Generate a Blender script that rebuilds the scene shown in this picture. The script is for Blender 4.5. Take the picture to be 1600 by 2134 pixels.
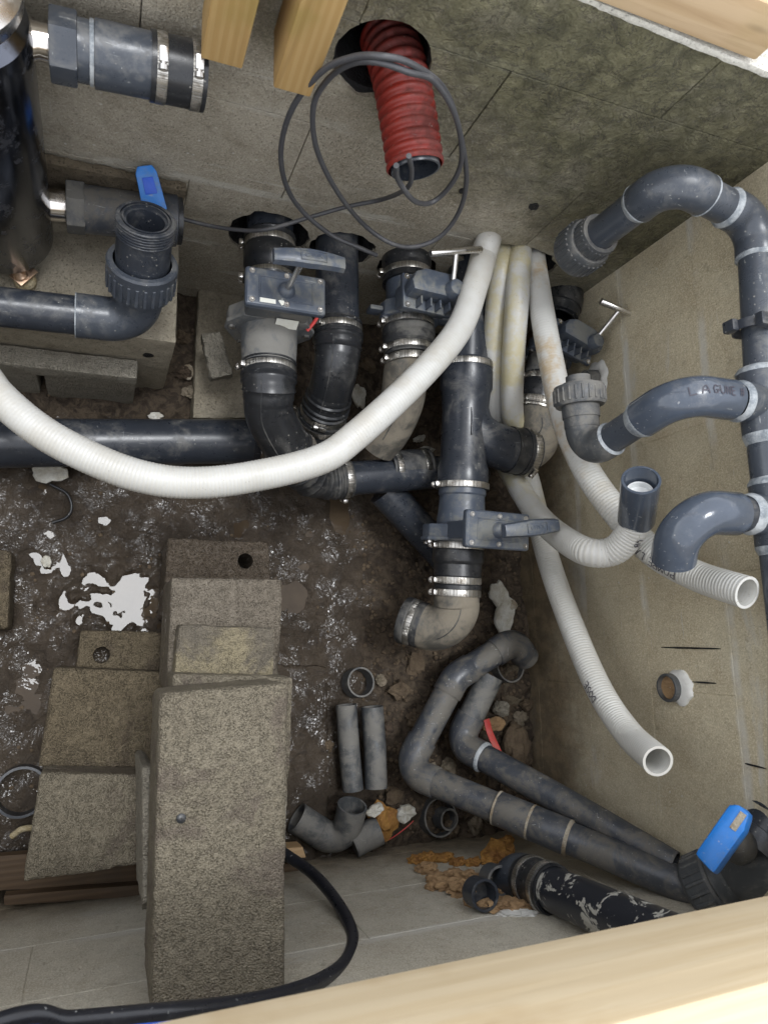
import bpy, bmesh, math, random
from mathutils import Vector, Matrix, noise, Quaternion
random.seed(7)
R = math.radians
scene = bpy.context.scene
COL = scene.collection
for o in list(bpy.data.objects):
    bpy.data.objects.remove(o)

# ------------------------------------------------------------------ camera
cam_data = bpy.data.cameras.new('camera')
cam = bpy.data.objects.new('camera', cam_data)
COL.objects.link(cam)
right = Vector((0.9288, -0.0197, 0.3701)); up = Vector((-0.0459, 0.9848, 0.1676))
right.normalize(); back = right.cross(up).normalized(); up = back.cross(right)
cam.matrix_world = Matrix(((right.x, up.x, back.x, 0.0), (right.y, up.y, back.y, 0.0),
                           (right.z, up.z, back.z, 1.65), (0, 0, 0, 1)))
cam_data.sensor_fit = 'HORIZONTAL'; cam_data.sensor_width = 36.0
cam_data.lens = 36.0 * 1483 / 1600
cam_data.clip_start = 0.02; cam_data.clip_end = 500
cam_data.dof.use_dof = True; cam_data.dof.focus_distance = 1.38; cam_data.dof.aperture_fstop = 10.0
scene.camera = cam

# ------------------------------------------------------------------ sky, sun, exposure
world = bpy.data.worlds.new('World'); scene.world = world; world.use_nodes = True
wn = world.node_tree.nodes; wl = world.node_tree.links
for n in list(wn): wn.remove(n)
SUN_EL, SUN_AZ = R(85.6), R(0)      # soft sun overhead behind thin cloud
sky = wn.new('ShaderNodeTexSky'); sky.sky_type = 'NISHITA'; sky.sun_disc = False
sky.sun_elevation = SUN_EL; sky.sun_rotation = SUN_AZ; sky.air_density = 1.0; sky.dust_density = 0.4
hsv = wn.new('ShaderNodeHueSaturation'); hsv.inputs['Saturation'].default_value = 0.16
bg = wn.new('ShaderNodeBackground'); bg.inputs['Strength'].default_value = 0.15
wo = wn.new('ShaderNodeOutputWorld')
wl.new(sky.outputs[0], hsv.inputs['Color']); wl.new(hsv.outputs[0], bg.inputs['Color']); wl.new(bg.outputs[0], wo.inputs['Surface'])
sun_d = bpy.data.lights.new('sun', 'SUN'); sun_d.energy = 0.5; sun_d.angle = R(14); sun_d.color = (.96, .98, 1)
sun = bpy.data.objects.new('sun', sun_d); COL.objects.link(sun)
# direction of travel of the light: from azimuth SUN_AZ (clockwise from +Y) down
sdir = -Vector((math.sin(SUN_AZ) * math.cos(SUN_EL), math.cos(SUN_AZ) * math.cos(SUN_EL), math.sin(SUN_EL)))
sun.rotation_euler = sdir.to_track_quat('-Z', 'Y').to_euler()
sun.location = (0, 0, 5)
scene.view_settings.view_transform = 'Standard'; scene.view_settings.look = 'None'
scene.view_settings.exposure = 1.75; scene.view_settings.gamma = 1.0; scene.view_settings.use_curve_mapping = False
scene.cycles.max_bounces = 6; scene.cycles.diffuse_bounces = 4

# ------------------------------------------------------------------ helpers: materials
class NT:
    def __init__(s, name):
        s.m = bpy.data.materials.new(name); s.m.use_nodes = True
        s.t = s.m.node_tree; s.n = s.t.nodes; s.l = s.t.links
        s.b = s.n['Principled BSDF']
        s.tc = s.n.new('ShaderNodeTexCoord')
        s.obj = s.tc.outputs['Object']; s.uv = s.tc.outputs['UV']
        g = s.n.new('ShaderNodeNewGeometry'); s.pos = g.outputs['Position']; s.nor = g.outputs['Normal']
    def put(s, sock, v):
        if hasattr(v, 'is_output') or isinstance(v, bpy.types.NodeSocket): s.l.new(v, sock)
        elif v is not None:
            if isinstance(v, (tuple, list)) and sock.type == 'RGBA' and len(v) == 3: v = (*v, 1)
            sock.default_value = v
    def mapv(s, co, scale=(1, 1, 1), rot=(0, 0, 0), loc=(0, 0, 0)):
        n = s.n.new('ShaderNodeMapping'); s.put(n.inputs[0], co); n.inputs['Scale'].default_value = scale
        n.inputs['Rotation'].default_value = rot; n.inputs['Location'].default_value = loc
        return n.outputs[0]
    def noise(s, scale, detail=4, rough=.55, co=None, dist=0, col=False):
        n = s.n.new('ShaderNodeTexNoise'); s.put(n.inputs['Vector'], co or s.pos)
        n.inputs['Scale'].default_value = scale; n.inputs['Detail'].default_value = detail
        n.inputs['Roughness'].default_value = rough; n.inputs['Distortion'].default_value = dist
        return n.outputs['Color' if col else 'Fac']
    def vor(s, scale, feat='F1', co=None, out='Distance', rand=1.0):
        n = s.n.new('ShaderNodeTexVoronoi'); n.feature = feat; s.put(n.inputs['Vector'], co or s.pos)
        n.inputs['Scale'].default_value = scale; n.inputs['Randomness'].default_value = rand
        return n.outputs[out]
    def wave(s, scale, co=None, dist=0, dscale=1, detail=2, prof='SIN', direction='X', typ='BANDS'):
        n = s.n.new('ShaderNodeTexWave'); n.wave_profile = prof; n.wave_type = typ
        if typ == 'BANDS': n.bands_direction = direction
        else: n.rings_direction = direction
        s.put(n.inputs['Vector'], co or s.pos); n.inputs['Scale'].default_value = scale
        n.inputs['Distortion'].default_value = dist; n.inputs['Detail'].default_value = detail; n.inputs['Detail Scale'].default_value = dscale
        return n.outputs['Fac']
    def ramp(s, fac, stops, interp='LINEAR'):
        n = s.n.new('ShaderNodeValToRGB'); s.put(n.inputs[0], fac); e = n.color_ramp.elements; n.color_ramp.interpolation = interp
        while len(e) < len(stops): e.new(.5)
        for a, (p, c) in zip(e, stops):
            a.position = p
            if not isinstance(c, (tuple, list)): c = (c, c, c)
            a.color = (*c, 1)
        return n.outputs[0]
    def step(s, fac, a, b):    # smooth 0..1 between a and b
        n = s.n.new('ShaderNodeMapRange'); n.interpolation_type = 'SMOOTHSTEP'
        s.put(n.inputs['Value'], fac); n.inputs['From Min'].default_value = a; n.inputs['From Max'].default_value = b
        return n.outputs[0]
    def mix(s, f, a, b, blend='MIX'):
        n = s.n.new('ShaderNodeMix'); n.data_type = 'RGBA'; n.blend_type = blend; n.clamp_factor = True
        s.put(n.inputs[0], f); s.put(n.inputs[6], a); s.put(n.inputs[7], b); return n.outputs[2]
    def math(s, op, a, b=None):
        n = s.n.new('ShaderNodeMath'); n.operation = op; s.put(n.inputs[0], a)
        if b is not None: s.put(n.inputs[1], b)
        return n.outputs[0]
    def sep(s, v):
        n = s.n.new('ShaderNodeSeparateXYZ'); s.put(n.inputs[0], v); return n.outputs
    def bump(s, h, strength=.5, dist=.002, nrm=None):
        n = s.n.new('ShaderNodeBump'); s.put(n.inputs['Height'], h); n.inputs['Strength'].default_value = strength
        n.inputs['Distance'].default_value = dist
        if nrm is not None: s.l.new(nrm, n.inputs['Normal'])
        return n.outputs[0]
    def out(s, color=None, rough=None, metal=None, normal=None, spec=None, coat=None, trans=None, ior=None):
        I = s.b.inputs
        if color is not None: s.put(I['Base Color'], color)
        if rough is not None: s.put(I['Roughness'], rough)
        if metal is not None: s.put(I['Metallic'], metal)
        if normal is not None: s.l.new(normal, I['Normal'])
        if spec is not None: s.put(I['Specular IOR Level'], spec)
        if coat is not None: s.put(I['Coat Weight'], coat)
        if trans is not None: s.put(I['Transmission Weight'], trans)
        if ior is not None: s.put(I['IOR'], ior)
        return s.m

def concrete(name, c1, c2, c3, grain=420, bump=.6, algae=None, damp=None, trowel=None, rough=.9, wet=0.0, pits=.5, speck=.32, grainy=0.0, beds=None, smear=None):
    t = NT(name)
    big = t.noise(2.6, 5, .6); mid = t.noise(17, 6, .65); fine = t.noise(grain, 3, .7)
    pit = t.vor(grain * .55, 'F1')
    col = t.mix(t.step(big, .35, .65), c1, c2)
    col = t.mix(t.math('MULTIPLY', t.step(mid, .45, .72), .7), col, c3)
    m2 = t.noise(70, 4, .7)
    col = t.mix(t.math('MULTIPLY', t.step(m2, .46, .70), .38), col, tuple(a * .66 for a in c1))
    col = t.mix(t.math('MULTIPLY', t.step(fine, .45, .65), speck), col, tuple(min(1, a * 1.4) for a in c2))
    fp = t.noise(grain * 1.15, 3, .7)
    col = t.mix(t.math('MULTIPLY', t.step(fp, .60, .70), pits), col, tuple(a * .28 for a in c1))
    if grainy:                 # crumbly aggregate: rounded grains with dark voids between them
        va = t.vor(400, 'F1'); vb = t.vor(720, 'F1')
        void = t.math('MULTIPLY', t.step(t.math('ADD', t.math('MULTIPLY', va, .65), t.math('MULTIPLY', vb, .35)), .50, .72), t.step(t.noise(85, 4, .7), .40, .60))
        gcol = t.vor(400, 'F1', out='Color')
        gv = t.sep(gcol)[0]
        col = t.mix(t.math('MULTIPLY', gv, .40 * grainy), col, tuple(min(1, a * 1.45) for a in c2))
        col = t.mix(t.math('MULTIPLY', void, .85 * grainy), col, tuple(a * .22 for a in c1))
    if smear:                  # mud rubbed over part of the faces, smooth and damp
        sm0 = t.step(t.noise(7.5, 6, .7, dist=.5), .50, .62)
        col = t.mix(t.math('MULTIPLY', sm0, .75), col, smear)
    if trowel is not None:     # pale slurry wiped over the blocks in streaks
        st = t.noise(1.0, 5, .7, co=t.mapv(t.pos, trowel[0], trowel[1]), dist=.6)
        st2 = t.noise(5, 3, .5)
        m = t.math('MULTIPLY', t.step(st, .56, .68), t.step(st2, .42, .62))
        col = t.mix(t.math('MULTIPLY', m, .75), col, trowel[2])
        sc = t.noise(1, 3, .6, co=t.mapv(t.pos, trowel[3] if len(trowel) > 3 else (9, 9, 150), (.25, .45, .2)))
        sc2 = t.noise(1, 3, .6, co=t.mapv(t.pos, (150, 150, 10), (.2, .5, -.3)))
        sm_ = t.math('MULTIPLY', t.math('MAXIMUM', t.step(sc, .66, .73), t.step(sc2, .68, .75)), t.step(t.noise(4.5, 3, .5), .46, .60))
        col = t.mix(t.math('MULTIPLY', sm_, .55), col, trowel[2])
    if beds:
        wth = t.noise(1.7, 7, .68, dist=.8)
        col = t.mix(t.math('MULTIPLY', t.step(wth, .47, .62), .24), col, tuple(a * .62 for a in c1))
        dk = t.noise(33, 6, .75)
        col = t.mix(t.math('MULTIPLY', t.step(dk, .60, .70), .45), col, tuple(a * .45 for a in c1))
        wt = t.vor(55); col = t.mix(t.math('MULTIPLY', t.math('MULTIPLY', t.step(wt, .16, .07), t.step(t.noise(6, 4, .6), .52, .62)), .7), col, (.62, .60, .55))
        zz = t.sep(t.pos)[2]; bm_ = None
        for zb in (.28, .48, .688, .888):
            q = t.step(t.math('ABSOLUTE', t.math('SUBTRACT', t.math('ADD', zz, t.math('MULTIPLY', t.math('SUBTRACT', t.noise(9, 3, .5), .5), .02)), zb + .004)), .014, .004)
            bm_ = q if bm_ is None else t.math('MAXIMUM', bm_, q)
        bm_ = t.math('MULTIPLY', bm_, t.step(t.noise(5, 5, .65), .42, .62))
        col = t.mix(t.math('MULTIPLY', bm_, .7), col, beds)
    h = t.math('ADD', t.math('MULTIPLY', fine, .5), t.math('ADD', t.math('MULTIPLY', mid, .8), t.math('MULTIPLY', m2, .6)))
    h = t.math('SUBTRACT', h, t.math('MULTIPLY', t.step(fp, .58, .72), .8))
    if grainy: h = t.math('SUBTRACT', h, t.math('ADD', t.math('MULTIPLY', va, 1.3 * grainy), t.math('MULTIPLY', void, 1.2 * grainy)))
    rg = rough
    if algae is not None:
        x, y, z = t.sep(t.pos)
        an = t.noise(4.5, 6, .65, dist=.5)
        a = t.math('ADD', t.math('MULTIPLY', z, algae[0]), t.math('MULTIPLY', x, algae[1]))
        a = t.math('ADD', a, t.math('MULTIPLY', an, algae[2]))
        am = t.step(a, algae[3], algae[4])
        g2 = t.noise(28, 5, .7)
        gc = t.mix(t.step(g2, .35, .65), (.070, .070, .028), (.20, .19, .098))
        gc = t.mix(t.math('MULTIPLY', t.step(t.noise(9, 5, .7), .52, .66), .6), gc, (.26, .24, .165))
        gc = t.mix(t.math('MULTIPLY', t.step(t.math('ABSOLUTE', t.math('SUBTRACT', t.noise(16, 5, .7, dist=.8), .5)), .022, .004), .7), gc, (.018, .017, .010))
        col = t.mix(t.math('MULTIPLY', am, .78), col, gc)
        h = t.math('ADD', h, t.math('MULTIPLY', t.math('MULTIPLY', t.noise(38, 6, .72, dist=1.2), am), 6.0))
    if damp is not None:       # tide mark of brown silt with its own ragged outline
        x, y, z = t.sep(t.pos)
        dn = t.noise(6, 6, .7)
        dm = t.step(t.math('ADD', z, t.math('MULTIPLY', t.math('SUBTRACT', dn, .5), damp[0])), damp[2], damp[1])
        col = t.mix(t.math('MULTIPLY', dm, .85), col, t.mix(t.step(t.noise(23, 5, .7), .4, .62), damp[3], damp[4]))
    if wet:
        wm = t.step(t.noise(5, 4, .6), .42, .62)
        rg = t.math('SUBTRACT', rough, t.math('MULTIPLY', wm, wet))
    return t.out(col, rg, normal=t.bump(h, bump, .004), spec=.3)

def plastic(name, base, dust, amount=.5, rough=.32, scratch=.3, spots=.3, upd=.35, metal=0, spec=.5, scale=1.0):
    """grey/black plastic with settled dust, silt smears, scuffs and pale specks"""
    t = NT(name)
    n1 = t.noise(13 * scale, 7, .72, dist=.6); n2 = t.noise(52 * scale, 6, .75, dist=.3); n3 = t.noise(420, 2, .5)
    nz = t.sep(t.nor)[2]
    f = t.math('ADD', t.math('MULTIPLY', n1, .75), t.math('MULTIPLY', n2, .35))
    f = t.math('ADD', f, t.math('MULTIPLY', nz, upd * .25))
    dm = t.math('MULTIPLY', t.step(f, 0.70 - .28 * amount, 0.86 - .26 * amount), min(1, amount * 1.15))
    col = t.mix(t.step(n1, .3, .7), base, tuple(b * 1.25 for b in base))
    col = t.mix(dm, col, t.mix(n2, dust, tuple(d * .62 for d in dust)))
    rg = t.math('ADD', rough, t.math('MULTIPLY', dm, .5))
    rg = t.math('ADD', rg, t.math('MULTIPLY', t.math('SUBTRACT', n2, .5), .25))
    if scratch:
        s1 = t.noise(1, 2, .5, co=t.mapv(t.obj, (22, 240, 190), (.4, .2, .9)))
        s2 = t.noise(1, 2, .5, co=t.mapv(t.obj, (230, 20, 210), (.1, .7, .3)))
        sm = t.math('MAXIMUM', t.step(s1, .69, .73), t.step(s2, .70, .74))
        sm = t.math('MULTIPLY', t.math('MULTIPLY', sm, t.step(n2, .42, .6)), scratch)
        col = t.mix(sm, col, (.42, .43, .42))
    if spots:
        v = t.vor(95 * scale); vm = t.math('MULTIPLY', t.step(v, .17, .09), t.step(t.noise(21 * scale, 3, .6), .5, .62))
        col = t.mix(t.math('MULTIPLY', vm, spots), col, (.45, .43, .38))
    h = t.math('ADD', t.math('MULTIPLY', n3, .25), t.math('MULTIPLY', n2, .6))
    return t.out(col, rg, metal, t.bump(h, .12, .002), spec)

def wood(name, c1, c2, c3, axis, rough=.65, grain=1.0, stain=.3, stainc=(.16, .13, .05)):
    t = NT(name)
    sc = {'X': (3.0, 55, 55), 'Y': (55, 3.0, 55), 'Z': (55, 55, 3.0)}[axis]
    g = t.noise(grain, 4, .6, co=t.mapv(t.pos, sc), dist=.3)
    sc2 = {'X': (.7, 9, 9), 'Y': (9, .7, 9), 'Z': (9, 9, .7)}[axis]
    rings = t.wave(3.2, co=t.mapv(t.pos, sc2, (.3, .2, .1)), dist=3.2, dscale=.8, detail=3, direction={'X': 'Y', 'Y': 'X', 'Z': 'X'}[axis])
    col = t.mix(t.math('MULTIPLY', t.step(rings, .25, .9), .6), c1, c2)
    col = t.mix(t.math('MULTIPLY', t.step(g, .48, .7), .6), col, c3)
    bl = t.noise(5.5, 4, .6)
    col = t.mix(t.math('MULTIPLY', t.step(bl, .5, .7), stain), col, stainc)
    kn = t.vor(4.2, co=t.mapv(t.pos, {'X': (.55, 2.2, 2.2), 'Y': (2.2, .55, 2.2), 'Z': (2.2, 2.2, .55)}[axis]))
    col = t.mix(t.math('MULTIPLY', t.step(kn, .10, .045), .75), col, tuple(a * .35 for a in c3))
    h = t.math('ADD', g, t.math('MULTIPLY', rings, .35))
    return t.out(col, rough, normal=t.bump(h, .35, .002), spec=.3)

def metal_mat(name, col, rough, stain=None, amt=.3, bands=False):
    t = NT(name)
    n1 = t.noise(30, 5, .7)
    c = col; rg = t.math('ADD', rough, t.math('MULTIPLY', n1, .2)); mt = 1.0
    if stain:
        m = t.math('MULTIPLY', t.step(n1, .52, .66), amt)
        c = t.mix(m, col, stain); mt = t.math('SUBTRACT', 1.0, t.math('MULTIPLY', m, .8)); rg = t.math('ADD', rg, t.math('MULTIPLY', m, .35))
    nrm = None
    if bands:
        u, v, w = t.sep(t.uv)
        wv = t.math('SINE', t.math('MULTIPLY', v, 330.0))
        patch = t.step(t.noise(3.0, 1, .5, co=t.mapv(t.uv, (0, 7, 0))), .50, .53)
        slot = t.math('MULTIPLY', t.step(wv, .1, .5), patch)
        c = t.mix(t.math('MULTIPLY', slot, .85), c, (.03, .03, .03))
        nrm = t.bump(t.math('MULTIPLY', slot, -1.0), .5, .0015)
    return t.out(c, rg, mt, nrm)

def hose_mat(name, stain, amt, pitch, ribs=True):
    t = NT(name)
    u, v, w = t.sep(t.uv)
    n1 = t.noise(11, 5, .65); n2 = t.noise(70, 4, .7)
    col = t.mix(t.step(n1, .35, .7), (.55, .545, .515), (.485, .475, .44))
    px, py, pz = t.sep(t.pos)
    sm = t.math('MULTIPLY', t.step(t.math('ADD', t.math('MULTIPLY', n1, .7), t.math('MULTIPLY', n2, .3)), .46, .62), t.math('MULTIPLY', t.step(py, .18, .40), amt))
    col = t.mix(sm, col, t.mix(n2, stain, tuple(a * .75 for a in stain)))
    sp = t.math('MULTIPLY', t.step(t.vor(150), .15, .07), t.step(t.noise(14, 3, .6), .48, .6))
    col = t.mix(t.math('MULTIPLY', sp, .6), col, (.13, .10, .07))
    # printed dashes along the hose
    pr = t.math('MULTIPLY', t.step(t.math('ABSOLUTE', t.math('SUBTRACT', v, 2.2)), .035, .022), t.step(t.math('SINE', t.math('MULTIPLY', u, 2 * math.pi / .0072)), .35, .55))
    col = t.mix(t.math('MULTIPLY', pr, .55), col, (.25, .22, .14))
    if ribs:
        rb = t.math('SINE', t.math('MULTIPLY', u, 2 * math.pi / pitch))
        col = t.mix(t.math('MULTIPLY', t.math('MULTIPLY', t.step(rb, .2, -1), t.step(py, .42, .22)), .30), col, (.50, .47, .39))
    return t.out(col, .38, normal=t.bump(t.math('ADD', n2, t.math('MULTIPLY', n1, .5)), .08, .002), spec=.5)

def simple(name, col, rough=.6, var=.35, scale=30, bump=.3, dist=.003, spec=.4, c2=None):
    t = NT(name)
    n1 = t.noise(scale, 5, .65); n2 = t.noise(scale * 6, 4, .7)
    c = t.mix(t.step(n1, .35, .65), col, c2 or tuple(max(0, a * (1 - var)) for a in col))
    c = t.mix(t.math('MULTIPLY', t.step(n2, .5, .7), var), c, tuple(min(1, a * (1 + var)) for a in col))
    return t.out(c, rough, normal=t.bump(t.math('ADD', n1, t.math('MULTIPLY', n2, .4)), bump, dist), spec=spec)

DUST = (.30, .285, .25); SILT = (.27, .235, .175)
M = {}
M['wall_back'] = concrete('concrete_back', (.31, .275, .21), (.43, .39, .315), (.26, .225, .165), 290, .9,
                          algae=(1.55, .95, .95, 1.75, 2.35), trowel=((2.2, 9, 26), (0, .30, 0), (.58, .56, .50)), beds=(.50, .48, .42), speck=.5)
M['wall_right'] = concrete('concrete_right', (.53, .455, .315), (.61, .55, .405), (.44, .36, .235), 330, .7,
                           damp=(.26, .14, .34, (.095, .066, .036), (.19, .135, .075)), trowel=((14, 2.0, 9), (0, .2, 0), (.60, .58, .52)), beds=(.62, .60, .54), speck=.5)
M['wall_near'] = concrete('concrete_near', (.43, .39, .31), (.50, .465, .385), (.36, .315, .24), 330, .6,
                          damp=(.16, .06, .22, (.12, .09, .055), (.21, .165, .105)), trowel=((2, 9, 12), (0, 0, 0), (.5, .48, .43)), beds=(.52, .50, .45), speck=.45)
M['mortar'] = concrete('mortar', (.16, .14, .11), (.24, .22, .18), (.12, .10, .08), 260, .8)
M['block_dry'] = concrete('block_dry', (.165, .142, .102), (.225, .197, .146), (.125, .105, .077), 300, .9, rough=.74, wet=.32, pits=.35, grainy=.5, smear=(.135, .110, .088))
M['block_wet'] = concrete('block_wet', (.135, .112, .085), (.185, .160, .125), (.10, .083, .063), 260, .9, rough=.58, wet=.38, pits=.5, grainy=.35)
M['block_soaked'] = concrete('block_soaked', (.075, .058, .042), (.115, .092, .068), (.06, .047, .035), 200, 1.0, rough=.30, wet=.22, pits=.4, grainy=.3)
M['block_patchy'] = concrete('block_patchy', (.145, .125, .095), (.27, .23, .145), (.13, .112, .09), 300, .8, rough=.8, pits=.4, grainy=.5, smear=(.12, .105, .088))
M['block_brown'] = concrete('block_brown', (.125, .098, .062), (.178, .145, .095), (.095, .075, .050), 300, .9, rough=.8, wet=.25, pits=.4, grainy=.6, smear=(.090, .070, .050))
M['block_grey'] = concrete('block_grey', (.21, .188, .148), (.28, .258, .21), (.16, .14, .11), 230, .9, pits=.5, grainy=.4)
M['pedestal'] = concrete('pedestal', (.235, .205, .152), (.31, .275, .21), (.16, .135, .095), 260, .8, pits=.7)
M['slab_dark'] = concrete('slab_dark', (.085, .068, .045), (.13, .105, .072), (.07, .055, .04), 220, 1.0, pits=.6)
M['wall_top'] = concrete('wall_top', (.50, .48, .42), (.60, .58, .52), (.42, .40, .34), 200, .7)

M['pvc'] = plastic('pvc_grey', (.044, .051, .063), (.26, .25, .225), .38, .30, .6, .45)
M['pvc_clean'] = plastic('pvc_clean', (.055, .067, .088), (.30, .29, .27), .22, .13, .45, .3)
M['pvc_dark'] = plastic('pvc_dark', (.024, .028, .036), DUST, .32, .30, .30, .45)
M['pvc_dusty'] = plastic('pvc_dusty', (.060, .064, .068), (.26, .245, .215), .62, .45, .3, .3)
M['pvc_muddy'] = plastic('pvc_muddy', (.046, .051, .061), (.20, .18, .145), .62, .36, .6, .4, scale=1.2)
M['valve'] = plastic('valve_grey', (.058, .070, .092), (.27, .255, .19), .42, .34, .3, .3)
M['valve_dusty'] = plastic('valve_dusty', (.075, .08, .085), (.24, .23, .205), .75, .6, .1, .1)
M['rubber'] = plastic('rubber_black', (.016, .017, .019), (.22, .21, .19), .28, .30, .25, .6)
M['rubber_dusty'] = plastic('rubber_dusty', (.022, .023, .025), (.21, .20, .175), .50, .5, .15, .4)
M['silt_rubber'] = plastic('rubber_silted', (.075, .070, .060), (.27, .235, .180), .78, .50, .0, .1, upd=.2)
M['black_foam'] = simple('bitumen_foam', (.012, .012, .013), .45, .5, 90, 1.0, .006)
M['black_plastic'] = plastic('black_tube', (.016, .017, .022), (.30, .30, .29), .20, .30, .55, .3)
M['cable'] = plastic('cable_grey', (.050, .050, .054), (.26, .25, .23), .30, .45, .1, .1)
M['clamp'] = metal_mat('clamp_steel', (.50, .48, .44), .22, (.16, .12, .08), .65, True)
M['steel'] = metal_mat('stainless', (.66, .64, .61), .18, (.25, .22, .18), .2)
M['chrome'] = metal_mat('polished_steel', (.74, .70, .66), .07, (.35, .28, .2), .25)
M['vessel'] = metal_mat('vessel_steel', (.115, .122, .145), .10, (.06, .06, .065), .4)
M['copper'] = metal_mat('rusty_steel', (.66, .47, .33), .32, (.36, .20, .09), .6)
M['hose'] = hose_mat('hose_white', (.48, .40, .26), .16, .0060)
M['hose_yellow'] = hose_mat('hose_yellowed', (.62, .52, .20), .55, .0062)
M['hose_rust'] = hose_mat('hose_rusted', (.50, .33, .13), .60, .0062)
M['hose_clean'] = hose_mat('hose_clean', (.60, .53, .38), .18, .0062)
M['hose_in'] = simple('hose_inside', (.76, .77, .76), .4, .06, 20, .05)
M['ink'] = simple('marker_ink', (.05, .045, .06), .5, .2)
M['red'] = plastic('red_duct', (.175, .016, .010), (.060, .020, .015), .60, .45, .1, .3)
M['blue'] = plastic('blue_handle', (.010, .155, .50), (.26, .25, .21), .42, .38, .35, .35)
M['blue_line'] = simple('blue_line', (.02, .10, .58), .4, .1)
M['redbits'] = plastic('red_plastic', (.52, .05, .045), (.42, .28, .22), .35, .45, .1, .1)
M['glue'] = simple('pvc_cement', (.38, .40, .41), .4, .35, 45, .6, .003, c2=(.16, .18, .20))
M['sealant'] = simple('white_sealant', (.72, .71, .67), .5, .15, 40, .5)
M['white_paper'] = simple('white_sticker', (.74, .74, .68), .5, .1, 40, .1, c2=(.66, .65, .55))
M['plaster'] = simple('broken_plaster', (.56, .55, .50), .85, .25, 40, .9, .006, c2=(.40, .37, .30))
M['plaster_dirty'] = simple('dirty_plaster', (.38, .34, .27), .85, .4, 40, .9, .006, c2=(.22, .17, .11))
M['foam_orange'] = simple('old_foam', (.36, .185, .045), .75, .45, 30, 1.0, .010, c2=(.22, .10, .03))
M['foam_tan'] = simple('tan_foam', (.38, .245, .125), .8, .4, 35, 1.0, .010, c2=(.30, .19, .10))
M['foam_pale'] = simple('pale_foam', (.46, .40, .27), .8, .3, 35, 1.0, .008, c2=(.34, .27, .15))
M['earth'] = simple('earth', (.075, .052, .034), .85, .5, 30, 1.0, .010, c2=(.042, .030, .021))
M['earth_pale'] = simple('earth_pale', (.13, .095, .060), .85, .45, 30, 1.0, .010, c2=(.085, .060, .038))
M['stone'] = simple('stone', (.20, .165, .12), .8, .4, 30, .8, .006, c2=(.12, .10, .07))
M['wood_post'] = wood('wood_post', (.40, .255, .10), (.47, .32, .14), (.30, .185, .07), 'Z', stain=.6, stainc=(.25, .20, .05))
M['wood_beam'] = wood('wood_beam', (.48, .34, .20), (.55, .41, .26), (.36, .24, .13), 'X', stain=.25, stainc=(.34, .26, .10))
M['wood_pale'] = wood('wood_pale', (.56, .45, .295), (.60, .495, .34), (.51, .395, .24), 'X', stain=.55, stainc=(.43, .30, .16))
M['wood_plank'] = wood('wood_plank', (.085, .055, .032), (.125, .083, .048), (.06, .038, .022), 'X', stain=.6, stainc=(.05, .038, .026))
M['wood_new'] = wood('wood_new', (.48, .32, .17), (.54, .38, .22), (.38, .24, .12), 'X', stain=.1)

def mud_material():
    t = NT('wet_mud')
    n1 = t.noise(7, 6, .65); n2 = t.noise(45, 5, .7, dist=.8); n3 = t.noise(190, 4, .7, dist=.6)
    x, y, z = t.sep(t.pos)
    col = t.mix(t.step(n1, .35, .65), (.038, .028, .019), (.064, .048, .033))
    col = t.mix(t.math('MULTIPLY', t.step(n2, .5, .68), .7), col, (.028, .021, .016))
    col = t.mix(t.math('MULTIPLY', t.step(n3, .58, .7), .5), col, (.13, .10, .07))
    # drier crumbled earth by the right-hand wall and the back wall
    dry = t.math('MAXIMUM', t.step(t.math('ADD', x, t.math('MULTIPLY', n1, .16)), .60, .74), t.step(t.math('ADD', y, t.math('MULTIPLY', n1, .1)), .47, .56))
    col = t.mix(dry, col, t.mix(t.step(n2, .38, .62), (.040, .030, .022), (.095, .072, .050)))
    wetm = t.step(n1, .40, .60)
    rg = t.math('ADD', t.mix(wetm, (.17, .17, .17), (.07, .07, .07)), t.math('MULTIPLY', dry, .55))
    h = t.math('ADD', t.math('MULTIPLY', n2, .9), t.math('MULTIPLY', n3, .28))
    # film of water over the silt: smooth, gently lumpy skin
    film = t.bump(t.noise(58, 1.0, .5, dist=2.4), 1.0, .0048)
    t.l.new(film, t.b.inputs['Coat Normal']); t.b.inputs['Coat Roughness'].default_value = .0; t.b.inputs['Coat IOR'].default_value = 1.55
    t.put(t.b.inputs['Coat Weight'], t.math('MULTIPLY', t.math('MULTIPLY', t.math('SUBTRACT', 1.0, dry), .75), t.step(t.noise(16, 5, .7), .47, .57)))
    return t.out(col, t.math('ADD', rg, .42), normal=t.bump(h, .95, .009), spec=.3)
M['mud'] = mud_material()
def water_material():
    t = NT('murky_water')
    n1 = t.noise(9, 5, .6); n2 = t.noise(60, 3, .5)
    col = t.mix(t.step(n1, .35, .65), (.052, .037, .024), (.078, .057, .037))
    return t.out(col, .03, normal=t.bump(t.noise(26, 3, .5), .25, .004), spec=.17)
M['water'] = water_material()
def ground_material():
    return concrete('outside_ground', (.26, .25, .23), (.33, .32, .30), (.22, .21, .19), 120, .6)
M['ground'] = ground_material()

# ------------------------------------------------------------------ helpers: objects
V = Vector
def tag(o, label, cat, group=None):
    o['label'] = label; o['category'] = cat
    if group: o['group'] = group
    return o
def thing(name, label, cat, loc, group=None):
    o = bpy.data.objects.new(name, None); COL.objects.link(o); o.location = V(loc); o.empty_display_size = .02
    o['_o'] = list(loc)
    return tag(o, label, cat, group)
def origin_of(o):
    while o.parent: o = o.parent
    return V(o['_o']) if '_o' in o else V((0, 0, 0))

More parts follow.
